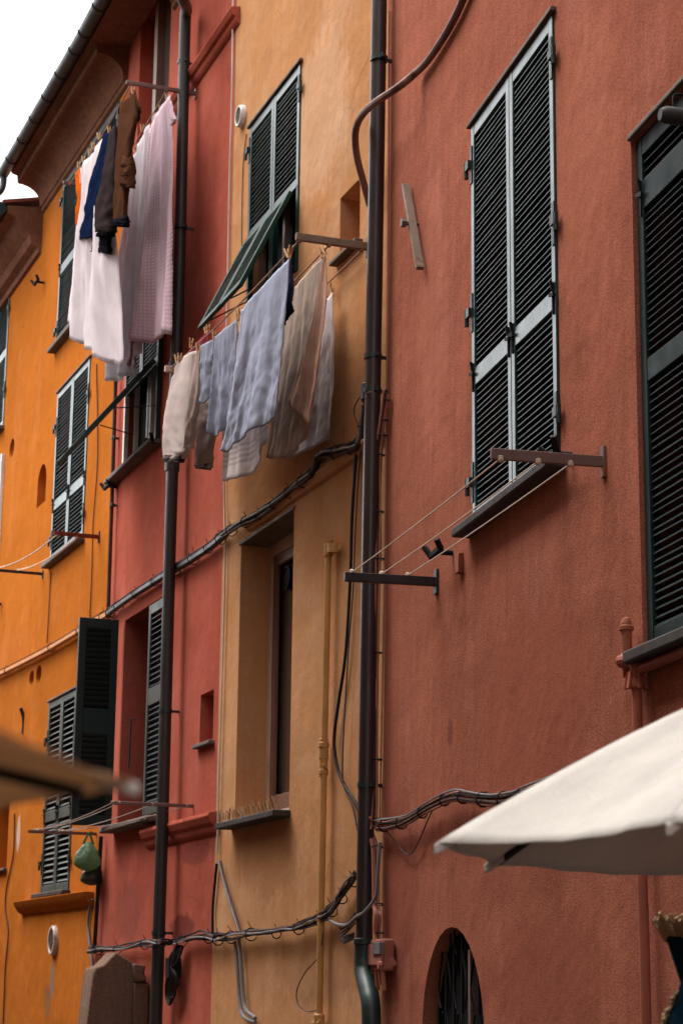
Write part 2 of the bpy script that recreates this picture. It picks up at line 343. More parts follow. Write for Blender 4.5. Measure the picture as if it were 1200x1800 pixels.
# ------------------------------------------------------------------ builders for the facades
def wall_mesh(s0, s1, z0, z1, holes, thick=.45):
    mb = MB(); xs = sorted({s0, s1, *[h['s0'] for h in holes], *[h['s1'] for h in holes]}); zs = sorted({z0, z1, *[h['z0'] for h in holes], *[h['z1'] for h in holes]})
    for a, b in zip(xs, xs[1:]):
        for c, d in zip(zs, zs[1:]):
            x = (a + b) / 2; z = (c + d) / 2
            if any(h['s0'] < x < h['s1'] and h['z0'] < z < h['z1'] for h in holes): continue
            k = len(mb.v); mb.v += [(a, 0, c), (b, 0, c), (b, 0, d), (a, 0, d)]; mb.f.append((k, k + 1, k + 2, k + 3))
    # sides, top, back
    k = len(mb.v); mb.v += [(s0, 0, z0), (s1, 0, z0), (s1, 0, z1), (s0, 0, z1), (s0, -thick, z0), (s1, -thick, z0), (s1, -thick, z1), (s0, -thick, z1)]
    mb.f += [(k, k + 4, k + 7, k + 3), (k + 1, k + 2, k + 6, k + 5), (k + 3, k + 7, k + 6, k + 2), (k + 4, k + 5, k + 6, k + 7)]
    for h in holes:
        a, b, c, d = h['s0'], h['s1'], h['z0'], h['z1']; dp = h['depth']; sh = h.get('shape', 'rect')
        if sh == 'rect': out = [(a, c), (b, c), (b, d), (a, d)]
        else:
            cx = (a + b) / 2; rx = (b - a) / 2
            if sh == 'ellipse': cz = (c + d) / 2; out = [(cx + rx * math.cos(i * math.pi / 12), cz + (d - c) / 2 * math.sin(i * math.pi / 12)) for i in range(24)]
            else:  # arch: flat bottom
                rz = min(rx, d - c); out = [(a, c), (b, c)] + [(cx + rx * math.cos(i * math.pi / 16), d - rz + rz * math.sin(i * math.pi / 16)) for i in range(17)]
            for sgn in ((1, d), (-1, c)) if sh == 'ellipse' else ((1, d),):
                arc = [q for q in out if (q[1] - ((c + d) / 2 if sh == 'ellipse' else d - rz)) * sgn[0] >= -1e-6]
                if sh != 'ellipse': arc = out[2:]
                arc = sorted(arc)
                for p, q in zip(arc, arc[1:]):
                    k = len(mb.v); mb.v += [(p[0], 0, p[1]), (q[0], 0, q[1]), (q[0], 0, sgn[1]), (p[0], 0, sgn[1])]; mb.f.append((k, k + 1, k + 2, k + 3))
        n = len(out); k = len(mb.v); mb.v += [(x, 0, z) for x, z in out] + [(x, -dp, z) for x, z in out]
        for i in range(n): mb.f.append((k + i, k + (i + 1) % n, k + n + (i + 1) % n, k + n + i))
        if h.get('back', True): mb.f.append(tuple(k + n + i for i in range(n)))
    return mb
def build_wall(th, s0, s1, z0, z1, holes, mat):
    mb = wall_mesh(s0, s1, z0, z1, holes); me = bpy.data.meshes.new('wall'); me.from_pydata(mb.v, [], mb.f)
    me.update(); o = bpy.data.objects.new('wall', me); COL.objects.link(o); o.parent = th.o; me.materials.append(mat); return o
def H(wall, tl, br, depth, shape='rect', back=True, **kw):   # opening between two photo corners of a wall
    a = wall.at(*tl); b = wall.at(*br); s0, s1 = sorted((a.x, b.x)); z0, z1 = sorted((a.z, b.z))
    return dict(s0=s0, s1=s1, z0=z0, z1=z1, depth=depth, shape=shape, back=back)
SLATS = {}
def slat_mesh(w, dep, mat, ang=42, thk=.0034):
    key = (round(w, 3), round(dep, 3), mat.name, ang)
    if key not in SLATS:
        a = rad(ang); dy, dz = math.cos(a) * dep / 2, math.sin(a) * dep / 2; ny, nz = math.sin(a) * thk / 2, math.cos(a) * thk / 2
        mb = MB(); k = 0
        for x in (0, w): mb.v += [(x, dy, -dz + thk), (x, dy, -dz - thk * .4), (x, -dy, dz - thk), (x, -dy, dz + thk * .4)]
        mb.f = [(0, 1, 2, 3), (7, 6, 5, 4)] + [(i, (i + 1) % 4, 4 + (i + 1) % 4, 4 + i) for i in range(4)]
        me = mb.mesh('slat', ang=20); me.materials.append(mat); SLATS[key] = me
    return SLATS[key]
def leaf(th, mtx, w, h, zones, mat, stile=.055, thick=.042, pitch=.04, smat=None, hinges=(), name='shutter', label=None, slat_dep=.046, bars=(), sang=42):
    """one louvred leaf: x across, y out, z up from its lower corner; zones = list of (z0, z1) filled with slats"""
    mb = MB(); mb.box(0, stile, 0, thick, 0, h); mb.box(w - stile, w, 0, thick, 0, h)
    z = 0
    for (a, b) in sorted(zones):
        mb.box(stile, w - stile, .002, thick - .002, z, a); z = b
    mb.box(stile, w - stile, .002, thick - .002, z, h)
    o = bpy.data.objects.new(name, mb.mesh(name)); COL.objects.link(o); o.parent = th.o; o.matrix_local = mtx; o.data.materials.append(mat); setmods(o, .004)
    if label: o['label'] = label
    me = slat_mesh(w - 2 * stile + .01, slat_dep, smat or mat, sang)
    for (a, b) in zones:
        n = max(1, int(round((b - a) / pitch)))
        for i in range(n):
            q = bpy.data.objects.new('slat', me); COL.objects.link(q); q.parent = o
            q.location = (stile - .005, thick / 2 - .004, a + (i + .5) * (b - a) / n + random.uniform(-.003, .003)); q.rotation_euler = (random.gauss(0, .045), random.gauss(0, .003), 0)
    for (x, z, side) in hinges:       # strap hinge with a pin block standing clear of the leaf
        hb = MB(); hb.box(x - .016, x + .016, thick, thick + .006, z - .11, z + .11)
        hb.box(min(x, x + side * .075), max(x, x + side * .075), thick + .004, thick + .022, z - .018, z + .03); hb.tube([(x + side * .062, thick + .012, z - .06), (x + side * .062, thick + .012, z + .032)], .013, 8)
        q = bpy.data.objects.new('hinge', hb.mesh('hinge')); COL.objects.link(q); q.parent = o; q.data.materials.append(M['green_dark'])
    for (x, z) in bars:               # latch of the lower flap
        hb = MB(); hb.box(x - .006, x + .006, thick, thick + .008, z - .13, z + .03); hb.beam((x - .03, thick + .01, z - .04), (x + .03, thick + .01, z - .025), .012, .018); hb.tube([(x, thick + .006, z - .01), (x, thick + .014, z + .035)], .008, 6)
        q = bpy.data.objects.new('latch', hb.mesh('latch')); COL.objects.link(q); q.parent = o; q.data.materials.append(M['black'])
    return o
def flat(s, z, d=0.0): return Matrix.Translation((s, d, z))
def pair(th, s0, s1, z0, z1, d, mat, rails, top=.07, bot=.075, hinge=True, latch=True, smat=None, pitch=.04, stile=.055, hz=(.12, .5, .86)):
    """two closed leaves; rails = list of (z0, z1) of the cross rails"""
    mid = (s0 + s1) / 2; h = z1 - z0; zs = []; z = bot
    for a, b in sorted(rails): zs.append((z, a - z0)); z = b - z0
    zs.append((z, h - top)); out = []
    for (a, b, side) in ((s0, mid - .003, 1), (mid + .003, s1, -1)):
        w = b - a; x = (0.012 if side == 1 else w - .012)
        hg = [(x, h * q, -side) for q in hz] if hinge else []
        br = [(.03, rails[0][1] - z0), (w - .03, rails[0][1] - z0)] if latch and rails else []
        out.append(leaf(th, flat(a, z0, d), w, h, zs, mat, stile=stile, smat=smat, hinges=hg, bars=br, pitch=pitch))
    return out
def slab(th, name, s0, s1, d0, d1, z0, z1, mat, bevel=.006, parent=None, label=None):
    mb = MB(); mb.box(s0, s1, d0, d1, z0, z1); return th.part(name, mb, mat, parent, bevel, label=label)
def dark_back(th, h, mat='dark', inset=.004):  # near-black sheet puts the shade behind an opening into colour; glass once
    mb = MB(); mb.box(h['s0'] - .02, h['s1'] + .02, -h['depth'] - .03, -h['depth'] + inset, h['z0'] - .02, h['z1'] + .02); return th.part('glass_or_shade_sheet', mb, M[mat])
def iron_stay(th, wall, px, py, flip=1, mat='black'):   # cast shutter stop fixed to the wall
    p = wall.at(px, py); mb = MB(); mb.tube([p, p + Vector((0, .09, 0))], .016, 8); mb.beam(p + Vector((-.07 * flip, .085, .012)), p + Vector((.09 * flip, .1, -.012)), .03, .03)
    mb.beam(p + Vector((.08 * flip, .1, -.012)), p + Vector((.12 * flip, .13, .05)), .03, .026); mb.beam(p + Vector((-.07 * flip, .085, 0)), p + Vector((-.1 * flip, .12, .05)), .026, .026)
    return th.part('shutter_stop', mb, M[mat], bevel=.003)
def molding(th, name, prof, s0, s1, mat, bevel=.004):
    mb = MB(); mb.prism(prof, 0, s0, s1); return th.part(name, mb, mat, bevel=bevel)

# ================================================================== right house
RH = Thing('house', RW, (0, 0, 0), 'terracotta stucco house with tall green shutters and an arched opening', 'house')
hA = H(RW, (830, 228), (985, 822), .16); hA['z0'] = RW.at(828, 928).z; hA['z1'] = RW.at(830, 225).z
eZ1 = RW.at(1112, 244).z; eZ0 = RW.at(1133, 1146).z; eS1 = RW.at(1121, 800).x
hB = dict(s0=eS1 - 1.46, s1=eS1, z0=eZ0, z1=eZ1, depth=.2, back=True)
aT = RW.at(795, 1629); aL = RW.at(741, 1790).x; aR = RW.at(851, 1790).x
hC = dict(s0=min(aL, aR), s1=max(aL, aR), z0=.75, z1=aT.z, depth=.095, shape='arch', back=False)
build_wall(RH, -16, 0, 0, 9.8, [hA, hB, hC], M['terracotta'])
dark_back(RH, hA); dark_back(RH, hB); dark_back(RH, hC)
rz = RW.at(836, 649).z
pair(RH, hA['s0'] + .004, hA['s1'] - .004, hA['z0'] + .005, hA['z1'] - .004, -.03, M['green'], [(rz - .095, rz + .005)], hz=(.1, .52, .9), pitch=.033, smat=M['green_slat'])
slab(RH, 'lintel_strip', hA['s0'] - .03, hA['s1'] + .03, 0, .03, hA['z1'] + .002, hA['z1'] + .03, M['wood_dark'])
slab(RH, 'sill', hA['s0'] - .07, hA['s1'] + .1, -.1, .1, hA['z0'] - .05, hA['z0'], M['slate'], .01)
mbx = MB(); p = RW.at(811, 989); mbx.box(p.x - .035, p.x + .035, 0, .03, p.z - .06, p.z + .05); RH.part('wall_plate', mbx, M['pipe_pink'], bevel=.004)
iron_stay(RH, RW, 795, 972, 1); iron_stay(RH, RW, 1004, 800, -1)
# edge window: recessed tall shutters
r1 = RW.at(1125, 655).z; r2 = RW.at(1118, 345).z
for (a, b, sd) in ((hB['s1'] - .73, hB['s1'] - .012, -1), (hB['s0'] + .012, hB['s1'] - .736, 1)):
    leaf(RH, flat(a, eZ0 + .006, -.06), b - a, eZ1 - eZ0 - .016, [(.09, r1 - eZ0 - .05), (r1 - eZ0 + .05, r2 - eZ0 - .07), (r2 - eZ0 + .06, eZ1 - eZ0 - .1)], M['green_dim'], stile=.06, pitch=.034, bars=[(.04, r2 - eZ0 + .03), (b - a - .05, r2 - eZ0 + .03)])
slab(RH, 'lintel_strip', hB['s0'] - .03, hB['s1'] + .012, -.02, .016, eZ1 + .002, eZ1 + .026, M['wood_dark'])
slab(RH, 'sill', hB['s0'] - .1, RW.at(1092, 1168, .1).x, -.12, .1, eZ0 - .055, eZ0 - .002, M['slate'], .01)
# arch grille
mb = MB(); cx = (hC['s0'] + hC['s1']) / 2
for i in range(-3, 4):
    x = cx + i * .15; mb.tube([(x, -.06, .8), (x, -.06, hC['z1'] - .03 - .55 * (abs(i) / 3.6) ** 2)], .009, 6)
    for zc in (1.3, 1.62, 1.9) if i < 3 else ():
        sg = -1 if i % 2 else 1; pts = [(x + .075 + sg * .045 * math.sin(t * 4.2) * (1 - .3 * t), -.05, zc + .3 * (t - .5)) for t in [k / 16 for k in range(17)]]; mb.tube(pts, .006, 5)
RH.part('iron_grille', mb, M['black'])
mb = MB(); mb.box(cx - .19, cx - .155, -.075, -.045, .8, hC['z1'] - .12); RH.part('grille_post', mb, M['rust'])

# ================================================================== yellow house
YH = Thing('house', YW, (0, 0, 0), 'ochre yellow plastered house between the terracotta and red houses', 'house')
yA = H(YW, (441, 226), (524, 480), .16); yA['z1'] = YW.at(441, 226).z; yA['z0'] = YW.at(438, 560).z
yB = H(YW, (424, 958), (508, 1428), .3); yB['z1'] = YW.at(424, 957).z; yB['z0'] = YW.at(414, 1446).z
yN = H(YW, (598, 352), (632, 422), .22); yN['z1'] = YW.at(597, 350).z
build_wall(YH, 0, LS, 0, 9.9, [yA, yB, yN], M['yellow'])
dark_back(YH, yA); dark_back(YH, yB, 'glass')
ym = YW.at(438, 424).z
for (a, b, sd) in ((yA['s0'] + .004, (yA['s0'] + yA['s1']) / 2 - .003, 1), ((yA['s0'] + yA['s1']) / 2 + .003, yA['s1'] - .004, -1)):
    w = b - a; hh = yA['z1'] - ym - .004
    leaf(YH, flat(a, ym, -.03), w, hh, [(.07, hh - .07)], M['green'], smat=M['green_slat'], hinges=[(.012 if sd == 1 else w - .012, hh * .8, -sd)], label='closed upper half of the louvred shutter')
    lo = ym - yA['z0']      # frame of the leaf below, open: only its stiles
    
    for q in (a, b - .05): st = MB(); st.box(q, q + .05, -.03, .012, yA['z0'], ym - .002); YH.part('shutter_stile', st, M['green_bright'], bevel=.004)
slab(YH, 'lintel_strip', yA['s0'] - .03, yA['s1'] + .03, 0, .03, yA['z1'] + .003, yA['z1'] + .03, M['wood_dark'])
# raised flap, hinged at ym, pushed out on a stay
sN = yA['s0'] + .0; top = Vector((sN, .05, ym - .07)); bot = YW.at_s(427, 503, sN)
ax = Vector((1, 0, 0)); dn = (top - bot); fl = dn.length; zz = dn.normalized(); yy = zz.cross(ax).normalized()
for k in range(2):
    w = (yA['s1'] - yA['s0']) * .43 - .006; o = Vector((sN + k * (w + .012), bot.y, bot.z)) + Vector((0, .0, 0))
    mt = Matrix(((ax.x, yy.x, zz.x, o.x), (ax.y, yy.y, zz.y, o.y), (ax.z, yy.z, zz.z, o.z), (0, 0, 0, 1)))
    leaf(YH, mt, w, fl, [(.07, fl - .07)], M['green_bright'], thick=.034, label='lower flap of the shutter pushed out on a stay')
    st = MB(); q = Vector((sN + (k + .5) * w, 0, bot.z + .02)); st.tube([Vector((q.x, -.05, ym - .55)), Vector((q.x + .1, bot.y - .02, bot.z + .03))], .006, 6); YH.part('stay_rod', st, M['iron'])
for x in (.02, .5, .97):
    wf = MB(); xx = yA['s0'] + (yA['s1'] - yA['s0']) * x; wf.box(xx - .025, xx + .025, -.13, -.09, yA['z0'], yA['z1']); YH.part('window_frame', wf, M['frame_brown'])
# lower window
mb = MB(); s0, s1, z0, z1 = yB['s0'], yB['s1'], yB['z0'], yB['z1']; dp = -.28
for (a, b, c, d) in ((s0, s0 + .07, z0, z1), (s1 - .07, s1, z0, z1), (s0 + .07, s1 - .07, z1 - .09, z1), (s0 + .07, s1 - .07, z0, z0 + .08)): mb.box(a, b, dp, dp + .05, c, d)
fr = YH.part('window_frame', mb, M['frame_pale'], bevel=.006)
mb = MB()
for (a, b, c, d) in ((s0 + .07, s0 + .14, z0 + .08, z1 - .09), (s1 - .15, s1 - .07, z0 + .08, z1 - .09), (s0 + .14, s1 - .15, z1 - .18, z1 - .09), (s0 + .14, s1 - .15, z0 + .08, z0 + .2), ((s0 + s1) / 2 - .05, (s0 + s1) / 2 + .05, z0 + .2, z1 - .18)): mb.box(a, b, dp + .004, dp + .035, c, d)
YH.part('sash', mb, M['frame_brown'], bevel=.005)
mb = MB(); p = YW.at(502, 1015, dp + .02); mb.lathe((s1 - .33, dp + .0, p.z), [(.095, 0), (.095, .02), (.075, .025), (.07, .012), (.01, .012)], 20, 1); YH.part('glass_vent', mb, M['black'])
slab(YH, 'lintel_strip', s0 - .02, s1 + .03, -.27, .012, z1 - .005, z1 + .022, M['wood_dark'])
slab(YH, 'sill', YW.at(509, 1432).x - .02, s1 + .08, -.27, .13, z0 - .05, z0 - .002, M['slate'], .008)
mb = MB()
for k in range(46):
    x = s0 + .02 + k * (s1 - s0) / 46; y = .09 + random.uniform(-.015, .015)
    mb.tube([(x, y, z0), (x + .05 + random.uniform(-.02, .02), y + .012, z0 + .085 + random.uniform(-.03, .02))], .0022, 4); mb.tube([(x + .05, y - .012, z0), (x + random.uniform(-.02, .02), y, z0 + .085 + random.uniform(-.03, .02))], .0022, 4)
YH.part('bird_spikes', mb, M['straw'])
slab(YH, 'niche_sill', yN['s0'] - .06, yN['s1'] + .06, -.02, .06, YW.at(600, 455).z - .03, YW.at(600, 455).z, M['wood_dark'])
# string course under the cables, vent
zc = (YW.at(480, 890).z + YW.at(620, 803).z) / 2
molding(YH, 'string_course', [(0, zc - .06), (.03, zc - .05), (.055, zc), (.05, zc + .02), (0, zc + .03)], .02, YW.at(440, 905).x, M['yellow'])
p = YW.at(427, 205); mb = MB(); mb.lathe((p.x, 0, p.z), [(.095, 0), (.095, .03), (.085, .045), (.075, .045), (.072, .03), (.01, .03)], 24, 1); v = YH.part('round_vent', mb, M['white'])
mb = MB()
for k in range(-4, 5): mb.box(p.x - math.sqrt(.07 ** 2 - (k * .015) ** 2), p.x + math.sqrt(.07 ** 2 - (k * .015) ** 2), .028, .036, p.z + k * .015 - .004, p.z + k * .015 + .004)
YH.part('vent_louvre', mb, M['wood_dark'], parent=v)  # louvres coloured dark to stand for the shade inside the vent

# ================================================================== red house
DH = Thing('house', DW, (0, 0, 0), 'coral red plastered house with deep brown eave, between yellow and orange', 'house')
dA = H(DW, (231, 600), (281, 780), .1); dA['z1'] = DW.at(283, 470).z; dA['z0'] = DW.at(229, 822).z
dB = dict(s0=DW.at(287, 1300).x, s1=DW.at(220, 1100).x, z0=DW.at(205, 1455).z, z1=DW.at(222, 1090).z, depth=.28, back=True)
dN = H(DW, (353, 1222), (374, 1300), .16); dN['z0'] = DW.at(348, 1311).z
EZ = (OW.at(78, 367).z + DW.at(213, 177).z) / 2           # foot of the eave
dU = dict(s0=DW.at(300, 60).x, s1=DW.at(243, 190).x, z0=DW.at(275, 300).z, z1=EZ + .55, depth=.14, back=True)
build_wall(DH, 0, LD, 0, EZ + .75, [dA, dB, dN, dU], M['red'])
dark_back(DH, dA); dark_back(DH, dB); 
mb = MB(); mb.box(dU['s0'] - .01, dU['s0'] + (dU['s1'] - dU['s0']) * .62, -.13, -.1, dU['z0'], dU['z1']); DH.part('glass_or_shade_sheet', mb, M['glass'])
ws = dU['s0'] + (dU['s1'] - dU['s0']) * .62
for (a, b) in ((dU['s0'], dU['s0'] + .1), (ws - .12, ws)):
    mb = MB(); mb.box(a, b, -.11, -.03, dU['z0'], dU['z1']); DH.part('window_frame', mb, M['frame_brown'], bevel=.006)
# middle window: painted room shade, white sashes, worn flap pushed out
sw = dA['s1'] - dA['s0']
for (x, w, m) in ((.96, .05, 'white'), (.56, .035, 'white'), (.47, .035, 'white'), (.02, .03, 'frame_pale')):
    mb = MB(); xx = dA['s0'] + sw * x; mb.box(xx - w / 2, xx + w / 2, -.09, -.045, dA['z0'], dA['z1']); DH.part('window_frame', mb, M[m], bevel=.004)
dm = DW.at(283, 640).z
for (a, b, sd) in ((dA['s0'] - .01, dA['s0'] + sw / 2 - .003, 1), (dA['s0'] + sw / 2 + .003, dA['s1'] + .01, -1)):
    hh = dA['z1'] - dm; leaf(DH, flat(a, dm, .004), b - a, hh, [(.07, hh - .07)], M['green_dark'])
    st = MB(); st.box(a if sd == 1 else b - .05, a + .05 if sd == 1 else b, .004, .046, dA['z0'] + .01, dm - .002); DH.part('shutter_stile', st, M['green_dark' if sd == 1 else 'white'], bevel=.004)
top = Vector((dA['s0'], .05, dm)); bot = DW.at_s(157, 764, dA['s0']); dn = top - bot; fl = dn.length; zz = dn.normalized(); yy = zz.cross(ax).normalized()
for k in range(2):
    w = sw / 2 - .006; o = Vector((dA['s0'] + k * (w + .012), bot.y, bot.z))
    mt = Matrix(((ax.x, yy.x, zz.x, o.x), (ax.y, yy.y, zz.y, o.y), (ax.z, yy.z, zz.z, o.z), (0, 0, 0, 1)))
    leaf(DH, mt, w, fl, [(.07, fl * .48), (fl * .54, fl - .07)], M['green_worn'], thick=.05, label='worn green flap pushed out below the white sheets')
    st = MB(); st.tube([Vector((dA['s0'] + k * sw * .9 + .05, -.03, dA['z0'] + .35)), Vector((o.x + .05, bot.y * .62, bot.z + fl * .3))], .006, 6); DH.part('stay_rod', st, M['iron'])
slab(DH, 'sill', dA['s0'] - .06, DW.at(203, 845).x, -.1, .12, dA['z0'] - .045, dA['z0'] - .002, M['stone_sill'], .01)
iron_stay(DH, DW, 205, 856, 1); iron_stay(DH, DW, 283, 778, -1)
# lower window: leaf swung open across the lane on the far side, the other ajar behind the pipe
hz0, hz1 = dB['z0'] + .01, dB['z1'] - .01
far = dB['s1'] + .03; wl = DW.at_s(140, 1103, far).y - .05
mt = Matrix(((0, 1, 0, far), (-1, 0, 0, .05 + wl), (0, 0, 1, hz0), (0, 0, 0, 1)))
hh = hz1 - hz0 + .02
leaf(DH, mt, wl, hh, [(.1, hh * .44), (hh * .56, hh - .09)], M['green_dark'], stile=.07, pitch=.05, slat_dep=.066, sang=58, label='nearly black shutter leaf swung wide open across the lane')
mt = Matrix(((1, 0, 0, dB['s0'] + .0), (0, 1, 0, -.04), (0, 0, 1, hz0 + .03), (0, 0, 0, 1)))
wl2 = DW.at(257, 1240).x - dB['s0']
leaf(DH, mt, wl2, hh - .05, [(.1, hh * .5), (hh * .58, hh - .14)], M['shutter_grey'], stile=.06, pitch=.05, slat_dep=.05, smat=M['green_dark'], label='grey green shutter leaf half hidden behind the drainpipe')
slab(DH, 'sill', dB['s0'] - .05, far + .12, -.25, .14, dB['z0'] - .05, dB['z0'] - .002, M['stone_sill'], .012)
mb = MB(); p = DW.at(240, 1265); mb.tube([p, p + Vector((0, .05, 0)), p + Vector((0, .055, -.45))], .008, 6); DH.part('hook', mb, M['iron'])
slab(DH, 'niche_sill', dN['s0'] - .05, dN['s1'] + .05, -.02, .05, dN['z0'] - .03, dN['z0'], M['stone_sill'])
# cornice bands
def band(th, z, s0, s1, mat, k=1.0):
    return molding(th, 'cornice', [(0, z - .11 * k), (.02, z - .1 * k), (.045, z - .06 * k), (.045, z - .04 * k), (.07, z - .03 * k), (.095, z + .02 * k), (.085, z + .045 * k), (0, z + .06 * k)], s0, s1, mat, .006)
zT = (DW.at(333, 158).z + DW.at(398, 52).z) / 2
band(DH, zT, -.12, LD * .62, M['red'])
zb0 = DW.at(395, 1425).z; band(DH, (zb0 + DW.at(262, 1480).z) / 2, -.1, DW.at(262, 1480).x, M['red'], 1.1)
# ================================================================== orange house
OH = Thing('house', OW, (0, 0, 0), 'bright orange plastered house at the far left under two eaves', 'house')
oE = OW.at(76, 400).x                                        # where the high eave stops
oA = H(OW, (113, 322), (133, 300), .15); oA['z1'] = min(OW.at(113, 318).z, EZ - .03); oA['z0'] = OW.at(101, 610).z; oA['s0'] = .3
oB = H(OW, (103, 694), (160, 640), .15); oB['z0'] = OW.at(90, 990).z; oB['z1'] = OW.at(103, 693).z
oC = H(OW, (88, 1236), (134, 1215), .15); oC['z0'] = OW.at(70, 1572).z; oC['z1'] = OW.at(88, 1236).z; oC['s0'] = oC['s1'] - 1.22
pw = OW.at(19, 520); oD = dict(s0=pw.x, s1=pw.x + 1.3, z0=OW.at(10, 745).z, z1=OW.at(18, 500).z, depth=.15, back=True)
pe = OW.at(9, 800); oF = dict(s0=pe.x, s1=pe.x + 1.3, z0=pe.z - 2.0, z1=pe.z, depth=.15, back=True)
oS = H(OW, (68, 824), (80, 880), .12, 'arch')
oG = H(OW, (52.5, 1181), (59.5, 1203), .1, 'ellipse'); oI = H(OW, (64.5, 1172), (72.5, 1198), .1, 'ellipse'); oJ = H(OW, (18, 776), (25, 799), .1, 'ellipse')
pn = OW.at(16, 1440); oK = dict(s0=pn.x, s1=pn.x + .8, z0=OW.at(16, 1525).z, z1=pn.z + .3, depth=.2, back=True)
ez2 = OW.at(77, 440).z; oH = [oA, oB, oC, oD, oF, oS, oG, oI, oJ, oK]
sp_ = max([oE] + [h['s1'] + .01 for h in oH if h['s0'] < oE < h['s1']])
build_wall(OH, 0, sp_, 0, EZ + .4, [h for h in oH if h['s0'] < sp_], M['orange']); build_wall(OH, sp_, 9, 0, ez2 + .5, [h for h in oH if h['s0'] >= sp_], M['orange'])
for h in (oA, oB, oC, oD): dark_back(OH, h)
for h, hz, rp in ((oA, (.1, .9), (120, 452)), (oB, (.13, .8), (118, 862)), (oC, (.15, .8), (83, 1420)), (oD, (.25, .82), (4, 640))):
    rzz = OW.at(*rp).z if h is not oC else h['z0'] + (h['z1'] - h['z0']) * .42
    if h is oD: rzz = OW.at(12, 612).z
    pair(OH, h['s0'] + .004, h['s1'] - .004, h['z0'] + .005, h['z1'] - .004, -.03, M['shutter_grey' if h is oC else 'green'], [(rzz - .11, rzz)], hz=hz, latch=h is not oD, smat=None if h is oC else M['green_slat'], pitch=.045 if h is not oC else .062)
    if h is not oA and h is not oD: slab(OH, 'lintel_strip', h['s0'] - .04, h['s1'] + .02, 0, .03, h['z1'] + .002, h['z1'] + .025, M['wood_dark'])
    slab(OH, 'sill', h['s0'] - .05, h['s1'] + .09, -.1, .09, h['z0'] - .05, h['z0'] - .001, M['stone_sill' if h is not oC else 'slate'], .01)
mb = MB(); z = oC['z0'] - .055; mb.prism([(0, z - .14), (.05, z - .11), (.09, z - .05), (.11, z), (0, z)], 0, OW.at(166, 1560).x, OW.at(40, 1590).x); OH.part('ledge', mb, M['orange'], bevel=.006)
mb = MB(); mb.box(oF['s0'], oF['s1'], -.15, -.1, oF['z0'], oF['z1']); OH.part('window_frame', mb, M['white'])
mb = MB(); mb.box(oF['s0'], oF['s0'] + .06, -.1, .04, oF['z0'], oF['z1'] + .02); OH.part('shutter_stile', mb, M['white'])
slab(OH, 'niche_sill', oK['s0'] - .04, oK['s1'], -.02, .05, oK['z0'] - .03, oK['z0'], M['stone_sill'])
iron_stay(OH, OW, 78, 497, 1); iron_stay(OH, OW, 3, 1062, -1)
mb = MB(); p = OW.at(97, 1653); mb.lathe((p.x, 0, p.z), [(.15, 0), (.15, .03), (.14, .045), (.12, .045), (.115, .02), (.01, .02)], 24, 1); v = OH.part('round_vent', mb, M['frame_pale'])
mb = MB()
for k in range(-7, 8): hw = math.sqrt(.115 ** 2 - (k * .0155) ** 2); mb.box(p.x - hw, p.x + hw, .02, .034, p.z + k * .0155 - .004, p.z + k * .0155 + .004)
for k in range(-4, 5): hw = math.sqrt(.115 ** 2 - (k * .025) ** 2); mb.box(p.x + k * .025 - .004, p.x + k * .025 + .004, .018, .03, p.z - hw, p.z + hw)
OH.part('vent_grid', mb, M['wood_dark'], parent=v)  # grid coloured dark in place of the shaded vent inside
mb = MB(); a = [OW.at_s(*q, OW.at(41, 1290).x) for q in ((36, 1243), (41, 1258), (42, 1275), (40, 1290))]; mb.tube(smooth(a, 5), [.004] + [.02] * (len(smooth(a, 5)) - 2) + [.028], 6); OH.part('hook', mb, M['iron'])

# ---- eaves: coved, with a bite cut out for the top window of the red house
def cove(th, s0, s1, z, mat=None):
    pr = [(0, z - .02), (.03, z), (.035, z + .05), (.05, z + .06), (.055, z + .1)]
    for i in range(9): a = i / 8 * math.pi / 2; pr.append((.055 + .27 * (1 - math.cos(a)), z + .1 + .22 * math.sin(a)))
    pr += [(.34, z + .33), (.35, z + .42), (.42, z + .44), (.42, z + .47), (0, z + .47)]
    mb = MB(); mb.prism(pr, 0, s0, s1); return th.part('eave_cove', mb, mat or M['brown_eave'], ang=30)
cutA = DW.at(204, 165).x; cutB = dU['s0'] - .02
cove(DH, cutA, LD - .001, EZ); cove(OH, 0.001, oE, EZ); cove(DH, -.3, cutB - .12, EZ)
slab(DH, 'eave_soffit', cutB - .118, cutA - .002, .0, .42, EZ + .43, EZ + .475, M['brown_eave'])
for th, a, b in ((DH, -.3, LD), (OH, 0, oE)):
    mb = MB(); mb.prism([(-2.2, EZ + 1.25), (.5, EZ + .5), (.5, EZ + .54), (-2.2, EZ + 1.31)], 0, a, b); mb.v  # sloping tiles seen edge-on
    rf = th.part('roof', mb, M['stone_brown'])
    gt_ = MB(); n = 9; GZ = EZ + .47; GD = .5
    ring = [(GD + .075 * math.cos(math.pi + i * math.pi / 10), GZ + .075 * math.sin(math.pi + i * math.pi / 10)) for i in range(11)]
    ring += [(GD + .066 * math.cos(math.pi + i * math.pi / 10), GZ + .066 * math.sin(math.pi + i * math.pi / 10)) for i in range(10, -1, -1)]
    gt_.prism(ring, 0, a, b + (.12 if th is OH else 0)); gu = th.part('gutter', gt_, M['pipe_grey'])
    x = a + .3
    while x < b:
        bk = MB(); bk.tube([(x, GD + .08 * math.cos(t), GZ + .08 * math.sin(t)) for t in [math.pi + i * math.pi / 8 for i in range(9)]], .008, 5); th.part('gutter_bracket', bk, M['pipe_grey'], parent=gu); x += .62
mb = MB(); e = oE + .06; mb.tube(smooth([(e, .5, EZ + .42), (e, .5, EZ + .3), (e, .54, EZ + .2), (e + .05, .66, EZ + .13), (e + .1, .9, EZ + .12)], 6), .042, 10); OH.part('gutter_spout', mb, M['pipe_grey'])
